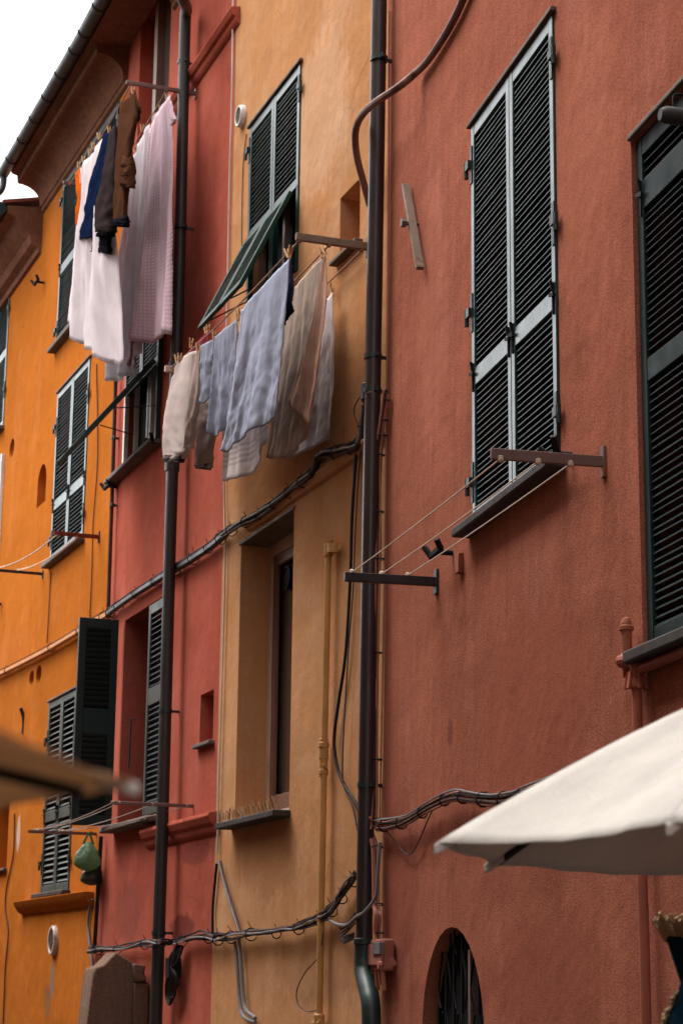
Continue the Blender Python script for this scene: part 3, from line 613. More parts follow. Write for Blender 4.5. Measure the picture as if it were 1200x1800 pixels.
mb = MB(); mb.prism([(0, ez2), (.04, ez2 + .01), (.05, ez2 + .08), (.13, ez2 + .12), (.16, ez2 + .22), (.3, ez2 + .34), (.34, ez2 + .42), (.44, ez2 + .46), (.44, ez2 + .55), (0, ez2 + .6)], 0, oE + .02, 9); OH.part('lower_eave', mb, M['brown_eave'], ang=25)
mb = MB(); mb.prism([(-2.2, ez2 + 1.2), (.5, ez2 + .58), (.5, ez2 + .62), (-2.2, ez2 + 1.26)], 0, oE + .02, 9); OH.part('lower_roof', mb, M['pipe_pink'])
mb = MB(); mb.tube([(oE + .0, .53, ez2 + .5), (9, .53, ez2 + .5)], .08, 12); OH.part('gutter', mb, M['pipe_green'])

# ================================================================== pipes
def ring(mb, p, r, h=.035, n=14): mb.lathe(p, [(r, -h / 2), (r * 1.0, h / 2)], n)
def pipe(name, wall, pts, r, mat, label, joints=(), clamps=(), cat='drainpipe', n=14, bits=None):
    P = [wall.at(*q) if len(q) == 3 else q for q in pts]; b = min(P, key=lambda q: q.z)
    th = Thing(name, wall, b, label, cat); mb = MB(); mb.tube(smooth(P, 6), r, n); th.part('pipe', mb, M[mat])
    for (px, py, d) in joints: j = MB(); c = wall.at(px, py, d); j.lathe(c, [(r + .002, -.06), (r + .012, -.05), (r + .012, .05), (r + .002, .06)], n); th.part('joint', j, M[mat])
    for (px, py, d) in clamps:
        j = MB(); c = wall.at(px, py, d); j.lathe(c, [(r + .001, -.016), (r + .007, -.016), (r + .007, .016), (r + .001, .016)], n); j.beam(c + Vector((0, -r, 0)), c + Vector((0, -d, 0)), .02, .02); j.beam(c + Vector((-r - .03, 0, 0)), c + Vector((-r + .005, 0, 0)), .02, .03); th.part('clamp', j, M['pipe_green'])
    return th
mp = pipe('drainpipe', YW, [(667, -40, .1), (664, 150, .1), (659, 450, .1), (651, 900, .1), (645, 1300, .1), (639.5, 1656, .1)], .052, 'pipe_brown', 'tall dark brown drainpipe between the yellow and terracotta houses', [(651, 690, .1)], [(666, 104, .1), (655.5, 627, .1), (654, 687, .1), (644, 1380, .1)])
mb = MB(); P = smooth([YW.at(639.5, 1652, .1), YW.at(639, 1690, .1), YW.at(640, 1712, .105), YW.at(648, 1745, .12), YW.at(652, 1775, .13), YW.at(653, 1850, .13)], 6); mb.tube(P, .058, 14); mp.part('elbow', mb, M['pipe_green'], label='dark green cast iron foot of the pipe')
mb = MB(); mb.lathe(YW.at(639.5, 1655, .1), [(.055, -.02), (.064, -.015), (.064, .015), (.055, .02)], 16); mp.part('joint', mb, M['pipe_green'])
pipe('drainpipe', DW, [(312, -25, .42), (322, 0, .3), (328, 18, .14), (325, 60, .12), (316, 450, .12), (301, 900, .12), (287, 1400, .12), (273, 1830, .12)], .052, 'pipe_grey', 'long grey brown drainpipe running down the red house', [(303, 818, .12)], [(323, 110, .12), (318, 400, .12), (309, 640, .12), (291, 1250, .12), (279, 1640, .12)])
pipe('wall_pipe', DW, [(204, 660, .05), (197, 880, .05), (190, 1085, .05)], .02, 'cable_brown', 'thin brown pipe at the seam of red and orange walls', [], [(200, 770, .05), (197, 888, .05)], 'pipe', 8)
pipe('wall_pipe', DW, [(178, 1470, .05), (171, 1590, .05), (166, 1672, .05)], .02, 'cable', 'short dark pipe below the hanging bags', [], [], 'pipe', 8)
gp_ = pipe('gas_pipe', YW, [(577, 968, .05), (571, 1250, .05), (566, 1500, .05), (560, 1830, .05)], .023, 'gas_yellow', 'ochre yellow gas pipe on the yellow house', [], [], 'pipe', 12)
mb = MB(); c = YW.at(577, 966, .05); mb.lathe(c, [(.026, -.05), (.032, -.045), (.032, .03), (.026, .035), (.026, .05), (.03, .055), (.03, .065), (.012, .068)], 12); mb.tube([c + Vector((-.0, 0, -.01)), c + Vector((-.09, -.01, -.01)), c + Vector((-.095, -.05, -.01))], .026, 10); mb.lathe(c + Vector((-.09, -.0, -.01)), [(.036, -.03), (.036, .03)], 10); gp_.part('elbow', mb, M['gas_yellow'])
mb = MB(); c = YW.at(568.5, 1330, .05)
for dz, r in ((.1, .03), (.075, .037), (.03, .033), (0, .033), (-.1, .033)): mb.lathe(c + Vector((0, 0, dz)), [(r * .8, -.02), (r, -.014), (r, .014), (r * .8, .02)], 12)
mb.lathe(c, [(.029, -.13), (.029, .1)], 12); mb.tube([c + Vector((.045, 0, -.06)), c + Vector((-.045, 0, -.06))], .016, 8); gp_.part('valve', mb, M['gas_yellow'])
mb = MB(); c = YW.at(560.5, 1790, .05); mb.lathe(c, [(.026, -.06), (.036, -.055), (.036, .02), (.028, .03)], 12); mb.tube([c + Vector((.07, 0, -.03)), c + Vector((-.05, 0, -.03))], .026, 8); gp_.part('joint', mb, M['gas_yellow'])
pk = pipe('wall_pipe', RW, [(1117.5, 1196, .045), (1119, 1240, .045), (1124, 1450, .045), (1131, 1640, .045), (1136, 1850, .045)], .021, 'pipe_pink', 'pink painted pipe under the sill beside the white parasol', [], [], 'pipe', 12)
mb = MB(); c = RW.at(1117, 1190, .05); mb.tube(smooth([c, c + Vector((0, 0, .05)), c + Vector((.06, .01, .075)), c + Vector((.1, .03, .075))], 5), .026, 10); mb.lathe(c + Vector((0, 0, -.03)), [(.024, -.02), (.034, -.01), (.034, .02), (.026, .03)], 12)
for a in range(6): mb.beam(c + Vector((.03 * math.cos(a), .03 * math.sin(a), .02)), c + Vector((.045 * math.cos(a), .045 * math.sin(a), -.05)), .012, .012)
mb.tube([c + Vector((-.02, -.01, .03)), c + Vector((-1.4, -.01, .03))], .022, 10); pk.part('elbow', mb, M['pipe_pink'])
c = RW.at(1101, 1165, .05); mb = MB(); mb.lathe(c, [(.02, -.06), (.02, 0), (.03, .01), (.03, .03), (.022, .04), (.024, .13), (.032, .135), (.032, .15), (.024, .155), (.024, .165), (.014, .185), (.004, .19)], 14)
single('pipe_stub', RW, c, mb, M['rust_pink'], 'short rusty pink pipe stub standing above the far sill end', 'pipe')
# bent conduit across the corner
P = [RW.at(830, -40, .03), RW.at(800, 28, .03), RW.at(775, 72, .03), RW.at(750, 108, .035), RW.at(728, 130, .05), RW.at(700, 153, .14), RW.at(665, 176, .2), RW.at(643, 194, .21), RW.at(629, 215, .21), RW.at(624, 240, .2), RW.at(627, 275, .17), RW.at(637, 315, .12), RW.at(650, 362, .06)]
mb = MB(); mb.tube(smooth(P, 5), .024, 10); single('conduit', RW, P[-1], mb, M['conduit_brown'], 'thick reddish brown conduit bending from the terracotta wall across the brown drainpipe', 'conduit')

# ================================================================== cables
def bundle(name, wall, pts, strands, label, cat='cable', ties=0, tie_r=.03, d=.03, wob=.012):
    P = smooth([wall.at(q[0], q[1], q[2] if len(q) > 2 else d) for q in pts], 8); th = Thing(name, wall, P[-1], label, cat)
    for (r, mat, dy, dz) in strands:
        sd_ = random.uniform(0, 90)
        Q = [p + Vector((0, dy + wob * .6 * mn.noise((i * .11, sd_, 1)), dz + wob * 1.6 * mn.noise((i * .09, sd_, 2)) + wob * .4 * mn.noise((i * .35, sd_, 3)))) for i, p in enumerate(P)]
        mb = MB(); mb.tube(Q, r, 6); th.part('cable', mb, M[mat])
    for k in range(ties):
        i = int((k + .5) / ties * (len(P) - 1)); p = P[i]; t = (P[min(i + 1, len(P) - 1)] - P[i - 1]).normalized()
        x = Vector((0, 1, 0)); y = t.cross(x).normalized(); mb = MB(); sp = random.uniform(.8, 1.15)
        mb.tube([p + (x * math.cos(a) + y * math.sin(a)) * tie_r * sp for a in [j * math.pi / 5 for j in range(11)]], .0045, 4, caps=False)
        mb.tube([p + y * tie_r * sp, p + y * tie_r * sp + Vector((random.uniform(-.03, .03), .02, random.uniform(.02, .05)))], .003, 4); th.part('cable_tie', mb, M['cable'])
    return th
bundle('cable_bundle', YW, [(648, 700, .02), (640, 745, .03), (630, 782, .05), (605, 793, .05), (565, 803, .05), (551, 830, .05), (525, 852, .05), (490, 880, .05), (455, 905, .05), (425, 922, .05), (393, 941, .05)], [(.02, 'cable', 0, 0), (.014, 'cable', .012, .022), (.012, 'cable_brown', .014, -.016), (.008, 'cable', .02, .03), (.01, 'cable_grey', .025, .004)], 'black cable bundle sagging along the ochre string course', 'cable', 13, .04, wob=.014)
bundle('cable_bundle', DW, [(395, 940, .05), (370, 962, .05), (335, 985, .05), (290, 1012, .05), (245, 1040, .05), (205, 1068, .05), (190, 1080, .05)], [(.032, 'pipe_grey', 0, 0), (.008, 'cable', .02, .034), (.007, 'cable_brown', .024, .028)], 'grey brown cable duct slanting across the red wall', 'cable', 8, .045, wob=.006)
bundle('cable_bundle', OW, [(191, 1080, .05), (165, 1093, .05), (140, 1110, .05), (70, 1150, .05), (-30, 1200, .05)], [(.036, 'cable_orange', 0, 0), (.007, 'cable_brown', .01, .044)], 'orange painted cable duct slanting across the orange wall', 'cable', 5, .046, wob=.005)
lower = [(.009, 'cable', 0, 0), (.01, 'cable_brown', .012, .018), (.009, 'cable', .02, -.012), (.007, 'cable_grey', .03, .004), (.008, 'cable', .006, .028), (.007, 'cable_brown', .022, .02)]
bundle('cable_bundle', YW, [(628, 1540, .04), (605, 1572, .04), (585, 1598, .04), (560, 1618, .04), (525, 1632, .04), (480, 1642, .04), (430, 1643, .04), (395, 1650, .04), (376, 1652, .04)], lower, 'tangled dark cables along the foot of the yellow house', 'cable', 9, .04, wob=.02)
bundle('cable_bundle', DW, [(380, 1652, .04), (350, 1647, .05), (310, 1657, .06), (280, 1657, .2), (255, 1660, .06), (215, 1668, .05), (185, 1671, .04), (158, 1671, .04)], lower[:5], 'tangled dark cables along the foot of the red house', 'cable', 6, .04, wob=.02)
bundle('cable_bundle', RW, [(664, 1452, .05), (690, 1450, .05), (722, 1440, .05), (762, 1416, .05), (798, 1401, .05), (830, 1403, .05), (868, 1407, .05), (905, 1403, .05), (940, 1390, .05), (1010, 1365, .05)], [(.009, 'cable_pink', 0, 0), (.009, 'cable_pink', .008, -.02), (.009, 'cable_pink', .004, .02), (.006, 'cable_grey', .02, .03), (.006, 'cable', .018, .012), (.008, 'cable_brown', .016, -.01)], 'pink painted cable bundle on the terracotta wall behind the parasol tip', 'cable', 9, .036, wob=.006)
bundle('cable_bundle', YW, [(682, 690, .05), (676, 730, .05), (672, 760, .05), (668, 800, .05), (667, 900, .05), (667, 1000, .05), (663, 1200, .05), (661, 1400, .05), (659, 1455, .06)], [(.009, 'cable_pink', 0, 0), (.008, 'cable_brown', .016, .0), (.007, 'cable', .012, .02), (.006, 'cable_brown', -.004, .01), (.007, 'cable_pink', .03, 0)], 'brown and pink cables running down beside the dark brown drainpipe', 'cable', 9, .03, wob=.012)
bundle('cable_bundle', RW, [(659, 1440, .06), (652, 1452, .07), (655, 1466, .06), (662, 1490, .05), (664, 1540, .05), (665, 1590, .05), (668, 1612, .05), (666, 1640, .05), (668, 1662, .05)], [(.01, 'cable_pink', 0, 0), (.009, 'cable_pink', .02, .0), (.009, 'cable_pink', .03, .01), (.008, 'cable_brown', .01, 0)], 'pink painted cables dropping into the pink junction box', 'cable', 4, .032, wob=.006)
def wire(name, wall, pts, r, mat, label, d=.02, cat='cable', sides=6):
    P = smooth([wall.at(q[0], q[1], q[2] if len(q) > 2 else d) for q in pts], 8); mb = MB(); mb.tube(P, r, sides); return single(name, wall, min(P, key=lambda q: q.z), mb, M[mat], label, cat)
wire('cable', YW, [(632, 785), (626, 800), (622, 850), (618, 920), (616, 1000), (612, 1080), (606, 1160), (594, 1240), (587, 1300), (592, 1345), (604, 1378), (625, 1412), (632, 1430)], .011, 'cable', 'black cable hanging in a bow left of the brown drainpipe', .03)
wire('cable', YW, [(634, 790), (629, 850), (624, 940), (620, 1040), (613, 1130), (607, 1230), (602, 1330), (604, 1380), (620, 1420), (628, 1460)], .005, 'cable_brown', 'thin twisted brown cable beside the hanging black cable', .035)
wire('cable', YW, [(655, 688, .17), (637, 694, .12), (624, 712, .05), (623, 730, .04), (632, 752, .03)], .004, 'cable_brown', 'loose thin wire looping out from the pipe clamp')
wire('cable', YW, [(410, -20), (408, 150), (404, 300), (401, 450), (398, 600), (396, 760), (394, 830), (396, 960), (393, 1100), (387, 1300), (384, 1400), (382, 1500)], .008, 'cable_white', 'white cable running down the seam of yellow and red walls')
wire('cable', YW, [(433, 235), (427, 300), (425, 420), (428, 450)], .004, 'cable_brown', 'thin crack-like wire beside the yellow house vent', .008)
wire('cable', RW, [(684, 20), (682, 500), (679, 700), (677, 900), (672, 1200), (667, 1440)], .005, 'cable_pink', 'thin pink wire along the edge of the terracotta wall', .012)
wire('cable', RW, [(680, 1462), (695, 1480), (710, 1499), (722, 1500), (735, 1480), (752, 1440), (762, 1420)], .004, 'cable_brown', 'thin wire drooping below the pink cable bundle', .03)
wire('cable', YW, [(668, 1480, .2), (664, 1530, .2), (662, 1568, .19), (655, 1585, .19), (640, 1603, .19), (625, 1612, .16), (608, 1626, .08), (590, 1624, .06), (575, 1616, .05), (560, 1622, .05), (530, 1632, .05)], .011, 'cable_grey', 'grey cable crossing the dark drainpipe near its foot')
wire('cable', YW, [(384, 1512), (392, 1545), (405, 1590), (421, 1640)], .009, 'cable_grey', 'grey cable slanting down to the lower tangle, left strand')
wire('cable', YW, [(388, 1514), (398, 1555), (412, 1600), (424, 1640)], .009, 'cable_brown', 'brown cable slanting down to the lower tangle, right strand', .03)
wire('cable', YW, [(381, 1518), (377, 1560), (374, 1600), (374, 1645)], .011, 'cable', 'dark vertical cable on the seam below the red cornice')
for k, (dx, lab) in enumerate(((0, 'left grey conduit of two at the foot of the yellow house'), (7, 'right grey conduit of two at the foot of the yellow house'))):
    wire('conduit', YW, [(413 + dx, 1655 - dx), (417 + dx, 1700), (421 + dx, 1755), (426 + dx, 1783 - dx), (437 + dx, 1793 - dx), (449, 1797 - dx)], .014, 'cable_grey', lab, .035, 'conduit', 8)
wire('cable', YW, [(568, 1640, .05), (560, 1680, .05), (536, 1710, .05), (522, 1740, .05), (524, 1765, .05), (540, 1778, .05), (558, 1775, .05)], .004, 'cable_brown', 'loose brown wire bowed against the gas pipe')
th = Thing('cable_coil', YW, YW.at(610, 1650, .05), 'coiled loops of spare cable left of the drainpipe foot', 'cable')
for k in range(4): mb = MB(); mb.tube(smooth([YW.at(x, y, d) for x, y, d in [(628, 1600 + k * 6, .05), (610, 1622 + k * 5, .06), (598, 1630 + k * 6, .06), (605, 1645 + k * 4, .06), (622, 1640 + k * 3, .05)]], 8), .006, 6); th.part('cable', mb, M['cable' if k % 2 else 'cable_brown'])
wire('cable', OW, [(162, 1580), (155, 1620), (158, 1660), (163, 1700), (166, 1720)], .014, 'cable_grey', 'grey hose hanging below the green bag')
wire('cable', OW, [(170, 640), (172, 800), (164, 920), (162, 1000), (158, 1090)], .006, 'cable_brown', 'thin brown wire right of the orange house window', .012)
wire('cable', OW, [(90, 1005), (87, 1060), (83, 1130)], .006, 'cable_brown', 'thin brown wire dropping below the orange house sill', .012)
wire('cable', OW, [(26, 1430), (24, 1500), (12, 1560), (10, 1600), (15, 1640), (10, 1700), (6, 1800)], .008, 'cable_brown', 'brown wire at the far lower left of the orange wall', .012)
mb = MB(); base = DW.at(305, 1700, .05)
for k in range(6):
    P = smooth([DW.at(322 - k * 2, 1662, .05), DW.at(312 - k * 3, 1690, .08), DW.at(295 + k * 3, 1715, .08), DW.at(292 + k * 3, 1750, .07), DW.at(300, 1765 - k * 3, .07), DW.at(308 + k, 1730, .06), DW.at(304, 1700, .05)], 6); mb.tube(P, .011, 6)
mb.box(base.x - .05, base.x + .06, 0, .1, base.z - .08, base.z + .07)
single('cable_coil', DW, base, mb, M['cable'], 'coil of black cable hanging on the red wall right of the drainpipe', 'cable')

# ================================================================== things fixed to the walls
th = Thing('junction_box', RW, RW.at(672, 1720), 'pink painted junction box at the foot of the terracotta house', 'junction box')
a = RW.at(672, 1652); b = RW.at(696, 1716); mb = MB(); mb.box(a.x, b.x, .01, .08, b.z + .03, a.z); th.part('box', mb, M['pink'], bevel=.012)
mb = MB(); mb.box(min(a.x, b.x) - .01, max(a.x, b.x) + .01, .078, .095, b.z + .06, a.z - .03); th.part('cover', mb, M['pink'], bevel=.006)
mb = MB(); mb.box(a.x * .5 + b.x * .5 - .0, b.x - .01, .07, .105, a.z - .09, a.z - .02); th.part('label_plate', mb, M['cable_grey'], bevel=.003)
mb = MB(); c = RW.at(690, 1693, .08); mb.tube([c, c + Vector((-.08, .02, 0))], .02, 8); mb.tube([c + Vector((-.07, .02, -.01)), c + Vector((-.07, .02, .03))], .014, 8); mb.lathe(c + Vector((.03, .06, -.01)), [(.022, -.0), (.022, .02)], 10, 1); th.part('knob', mb, M['pink'])
mb = MB()
for k in range(4): mb.tube([Vector((a.x + (b.x - a.x) * (k + .5) / 4, .07, b.z + .04)), Vector((a.x + (b.x - a.x) * (k + .5) / 4, .06, b.z - .05 - .03 * (k % 2)))], .014, 7)
th.part('cable_gland', mb, M['pink'])
th = Thing('wooden_shutter_prop', RW, RW.at(740, 470), 'grey weathered plank pivoting on a rusty bolt on the terracotta wall', 'wooden plank')
mb = MB(); a = RW.at(712, 325, .04); b = RW.at(738, 472, .04); mb.beam(a, b, .028, .05, (0, 1, 0)); th.part('plank', mb, M['wood'], bevel=.004)
c = RW.at(724, 393, .04); mb = MB(); mb.tube([Vector((c.x, 0, c.z)), c + Vector((0, .06, 0))], .015, 8); mb.lathe(c + Vector((0, .04, 0)), [(.028, 0), (.028, .03)], 6, 1); th.part('bolt', mb, M['rust'])
# dark arm at the upper right edge
th = Thing('iron_arm', RW, RW.at(1300, 150), 'thick dark rounded arm jutting in at the upper right edge', 'iron arm')
sA = RW.at(1275, 215).x; t1 = RW.at_s(1159, 201, sA); mb = MB(); mb.tube([Vector((sA, 0, t1.z)), Vector((sA, t1.y - .02, t1.z)), t1], [.035, .034, .024], 12); th.part('arm', mb, M['iron'])
c = RW.at_s(1192, 178, sA); mb = MB(); mb.tube(smooth([c + Vector((0, .02, -.03)), c + Vector((0, .02, .02)), c + Vector((0, -.01, .03)), c + Vector((0, -.06, .02)), c + Vector((0, -.06, -.03))], 4), .005, 6); th.part('wire_loop', mb, M['black'])
# stone door hood at lower left
sv = DW.at(262, 1760).x; mb = MB(); pts = [(148, 1850), (163, 1716), (168, 1701), (182, 1697), (205, 1673), (234, 1692), (236, 1702), (255, 1704), (256, 1725), (262, 1727), (262, 1850)]
P = [DW.at_s(*q, sv) for q in pts]; mb.prism([(q.y, q.z) for q in P], 0, sv, sv + .35); th = Thing('stone_hood', DW, (sv, 0, P[0].z), 'brown weathered stone hood with stepped gable at the lower left', 'stone hood'); th.part('slab', mb, M['stone_brown'], bevel=.015)
P = [DW.at_s(*q, sv) for q in ((232, 1694), (253, 1697), (252, 1706), (247, 1711), (254, 1716), (255, 1724), (235, 1726))]; mb = MB(); mb.prism([(q.y, q.z) for q in P], 0, sv - .07, sv + .3); th.part('molding', mb, M['stone_brown'], bevel=.012)
P = [DW.at_s(*q, sv) for q in ((234, 1728), (260, 1728), (258, 1850), (230, 1850))]; mb = MB(); mb.prism([(q.y, q.z) for q in P], 0, sv - .04, sv + .3); th.part('pilaster', mb, M['stone_brown'], bevel=.01)

# ================================================================== clotheslines
def bar(th, wall, s, z, d, w, h, mat, plate=True, name='bracket'):
    mb = MB(); mb.box(s - w / 2, s + w / 2, 0, d, z - h / 2, z + h / 2); o = th.part(name, mb, M[mat], bevel=.003)
    if plate: mb = MB(); mb.box(s - w / 2 - .012, s + w / 2 + .012, 0, .014, z - h * 1.4, z + h * 1.4); th.part('wall_plate', mb, M[mat], parent=o, bevel=.002)
    return o
def cord(th, a, b, r, mat, sag=.02):
    a = Vector(a); b = Vector(b); P = [a.lerp(b, i / 16) - Vector((0, 0, 4 * sag * (i / 16) * (1 - i / 16))) for i in range(17)]; mb = MB(); mb.tube(P, r, 6); th.part('cord', mb, M[mat])
    for p in (a, b): k = MB(); k.lathe(p, [(.008, -.014), (.016, -.008), (.016, .01), (.007, .016)], 8); th.part('knot', k, M[mat])
def depth_for(wall, wp, tipx):
    l = wall.at(*wp); lo, hi = -.2, 3
    for _ in range(50):
        m = (lo + hi) / 2; r = CR.transposed() @ (wall.w((l.x, m, l.z)) - CAMP); x = 600 + FPX * r.x / -r.z
        if x > tipx: lo = m
        else: hi = m
    return l, m
# upper line
l1, D1 = depth_for(DW, (345, 165), 222); f1 = DW.at(115, 313, D1)
T1 = Thing('clothesline', DW, (l1.x, 0, l1.z), 'rusty double clothesline high on the red house, full of washing', 'clothesline')
bar(T1, DW, l1.x, l1.z, D1, .03, .035, 'rust'); bar(T1, DW, f1.x, l1.z, D1 + .02, .03, .035, 'rust')
D1a, D1b = D1 - .04, D1 * .43
cord(T1, (l1.x, D1a, l1.z - .02), (f1.x, D1a, l1.z - .02), .006, 'rope_brown', .05); cord(T1, (l1.x, D1b, l1.z - .02), (f1.x, D1b, l1.z - .02), .006, 'rope_brown', .05)
# middle line (yellow house)
l2, D2 = depth_for(YW, (648, 434), 520); f2 = YW.at(290, 648, D2 + .03)
T2 = Thing('clothesline', YW, (l2.x, 0, l2.z), 'clothesline with grey wooden arms across the yellow house', 'clothesline')
bar(T2, YW, l2.x, l2.z, D2, .035, .05, 'wood'); bar(T2, YW, f2.x, f2.z, D2 + .03, .035, .05, 'frame_pale')
D2a, D2b, D2c = D2 - .02, D2 * .55, D2 * .1
for dd in (D2a, D2b, D2c): cord(T2, (l2.x, dd, l2.z - .03), (f2.x, dd, f2.z + .01), .006, 'rope_brown', .03)
# empty line under the right window
l3, D3 = depth_for(RW, (1062, 812), 862); f3, D3f = depth_for(RW, (768, 1023), 605)
T3 = Thing('clothesline', RW, (l3.x, 0, l3.z), 'empty three-cord clothesline on rusty arms below the terracotta house window', 'clothesline')
bar(T3, RW, l3.x, l3.z, D3, .018, .05, 'rust'); bar(T3, RW, f3.x, f3.z, D3f, .04, .05, 'iron')
for k in (.08, .4, .68): cord(T3, (l3.x, D3 * (1 - k * 1.02), l3.z - .02), (f3.x, D3f * (1 - k), f3.z + .028), .004, 'rope', .008)
# orange line
l4, D4 = depth_for(OW, (175, 944), 95); f4, D4f = depth_for(OW, (76, 1009), -12)
T4 = Thing('clothesline', OW, (l4.x, 0, l4.z), 'empty clothesline with a rust red arm on the orange house', 'clothesline')
bar(T4, OW, l4.x, l4.z, D4, .03, .04, 'rust_red'); bar(T4, OW, f4.x, f4.z, D4f, .03, .03, 'iron')
for k in (.06, .5): cord(T4, (l4.x, D4 * (1 - k), l4.z - .02), (f4.x, D4f * (1 - k), f4.z + .02), .007, 'rope', .06)
# low line
l5, D5 = depth_for(DW, (340, 1417), 195); f5, D5f = depth_for(OW, (170, 1466), 50)
T5 = Thing('clothesline', DW, (l5.x, 0, l5.z), 'low clothesline with four cords on thin rusty arms', 'clothesline')
bar(T5, DW, l5.x, l5.z, D5, .022, .028, 'rust', False)
q = Wall(20.2, DW.O); fp = OW.w((f5.x, 0, f5.z)) - DW.O; fs = fp.dot(DW.u)
mb = MB(); mb.beam(Vector((fs, fp.dot(DW.n), f5.z)), Vector((fs, D5f, f5.z)), .024, .028); T5.part('bracket', mb, M['rust'])
for k, kk in ((.02, .1), (.1, .14), (.5, .45), (.92, .5)): cord(T5, (l5.x, D5 * (1 - k), l5.z - .0), (fs, D5f * (1 - kk), f5.z + .015), .0045, 'rope_grey', .03)

# ================================================================== washing
def fold_fn(seed):
    rr = random.Random(seed); a = [(rr.uniform(1.2, 2.6), rr.uniform(0, 6.28), 1.0), (rr.uniform(3, 5), rr.uniform(0, 6.28), .5), (rr.uniform(6, 9), rr.uniform(0, 6.28), .22)]
    return lambda u, v: sum(w * math.sin(f * 2 * math.pi * (u + .06 * math.sin(3 * v + p)) + p) for f, p, w in a)
def poly_at(pts, u):
    x = u * (len(pts) - 1); i = min(int(x), len(pts) - 2); return pts[i].lerp(pts[i + 1], x - i)
def cloth_mb(wall, d, top, bot, amp=.03, seed=1, nu=36, nv=44, billow=0.0, near=None, far=None, curl=0.0, k0=.15, hem=.0, wr=.02, us=2.2):
    T = [wall.at(*p, d) for p in top]; B = smooth([wall.at(*p, d) for p in bot], 4); fn = fold_fn(seed)
    N = [wall.at(*p, d) for p in near] if near else None; Fp = [wall.at(*p, d) for p in far] if far else None
    def pos(u, v):
        a = poly_at(T, u); b = poly_at(B, u); p = a.lerp(b, v)
        if N: q = poly_at(N, v); p += (q - T[-1].lerp(B[-1], v)) * u ** 3 * 1.0
        if Fp: q = poly_at(Fp, v); p += (q - T[0].lerp(B[0], v)) * (1 - u) ** 3
        f = fn(u, v) * amp * (k0 + (1 - k0) * v ** .8); p.y += f + billow * math.sin(math.pi * min(1, v * .6)) * math.sin(math.pi * u)
        p.x += .35 * amp * fn(u + .21, v * .7) * v; p.y += wr * (.3 + .7 * v) * (mn.noise((u * 5 + seed, v * 4, seed * 1.7)) + .5 * mn.noise((u * 11 + seed, v * 9 - u * 4, seed * .7)) + .3 * mn.noise((u * 20, v * 22 + u * 9, seed))); p.y += curl * v * v * u
        p.z += hem * math.sin(u * 40 + seed) * v ** 6
        return p
    w = (T[-1] - T[0]).length; h = (T[0] - B[0]).length; mb = MB(); mb.grid(pos, nu, nv, lambda u, v: (u * w * us, (1 - v) * h)); return mb, T
def cloth(name, wall, d, top, bot, mat, label, cat='cloth', group=None, **kw):
    mb, T = cloth_mb(wall, d, top, bot, **kw); base = T[0].lerp(T[-1], .5)
    return single(name, wall, base, mb, mat, label, cat, group, solid=.006, ang=180)
def leg_mb(wall, d, left, right, depth=.05, seed=3, n=18, amp=.008):     # flattened tube between two pixel edges, open at the foot
    L = smooth([wall.at(*p, d) for p in left], 8); R = smooth([wall.at(*p, d) for p in right], 8); fn = fold_fn(seed); mb = MB(); m = min(len(L), len(R))
    w = (L[0] - R[0]).length; h = (L[0] - L[m - 1]).length
    def pos(u, v):
        x = v * (m - 1); i = min(int(x), m - 2); a = L[i].lerp(L[i + 1], x - i); b = R[i].lerp(R[i + 1], x - i); c = (a + b) / 2; r = (b - a) / 2
        an = u * 2 * math.pi; dp = depth * (.25 + .75 * min(1, v * 2.5))
        wn = mn.noise((math.cos(an) * 1.6 + seed, math.sin(an) * 1.6, v * 6)) + .6 * mn.noise((math.cos(an) * 3 + seed, math.sin(an) * 3 + v * 5, v * 15)); cr = math.copysign(abs(math.sin(an)) ** .7, math.sin(an)); return c + r * math.cos(an) * (1 + .12 * wn) + Vector((0, cr * dp * (1 + .35 * wn) + fn(u, v * 2) * amp * (math.sin(an) + .3), amp * .6 * fn(v * 2, u)))
    mb.grid(pos, 30, 40, lambda u, v: (u * w * 2, (1 - v) * h)); return mb, L[0].lerp(R[0], .5)
def legs(name, wall, d, pieces, mat, label, cat, cuff=None):
    th = None
    for i, (l, r, dp, sd, m) in enumerate(pieces):
        mb, b = leg_mb(wall, d, l, r, dp, sd)
        if th is None: th = Thing(name, wall, b, label, cat)
        th.part(m[0], mb, m[1], solid=.004, ang=180)
    return th
F = {}
F['white'] = fabric('white cotton', (.82, .78, .8), trans=.3); F['pinkwhite'] = fabric('pale pink cotton', (.86, .76, .78), trans=.3)
F['dots'] = fabric('pink dotted cotton', (.72, .5, .56), 'dots', (.92, .84, .86), 32, trans=.2); F['lav'] = fabric('white lavender cotton', (.88, .84, .88), trans=.5)
F['navy'] = fabric('navy jersey', (.008, .015, .045), trans=.05); F['char'] = fabric('charcoal jersey', (.04, .029, .029), trans=.05); F['blackrib'] = fabric('black rib knit', (.012, .011, .015), trans=0)
F['brown'] = fabric('brown corduroy', (.085, .036, .02), trans=.05); F['orange'] = fabric('orange nylon', (.85, .17, .01), trans=.35)
F['beige'] = fabric('beige twill', (.66, .54, .5), trans=.18); F['beige2'] = fabric('taupe twill', (.48, .37, .33), trans=.15); F['crimson'] = fabric('crimson cotton', (.25, .035, .05), trans=.1)
F['blue'] = fabric('pale blue terry', (.5, .53, .66), trans=.22, wr=.2); F['blue2'] = fabric('grey blue terry', (.38, .4, .5), trans=.2, wr=.2); F['navy2'] = fabric('dark navy cloth', (.025, .028, .06), trans=.02)
F['towel'] = fabric('pale pink towel', (.86, .76, .75), 'bands', (.6, .48, .47), trans=.25); F['check'] = fabric('brown checked cotton', (.46, .34, .27), 'check', (.68, .55, .46), 22, trans=.28); F['rosebrown'] = fabric('rose brown cotton', (.72, .43, .31), 'check', (.78, .5, .38), 22, trans=.28)
F['lace'] = fabric('grey white voile', (.82, .73, .73), trans=.4, wr=.7)
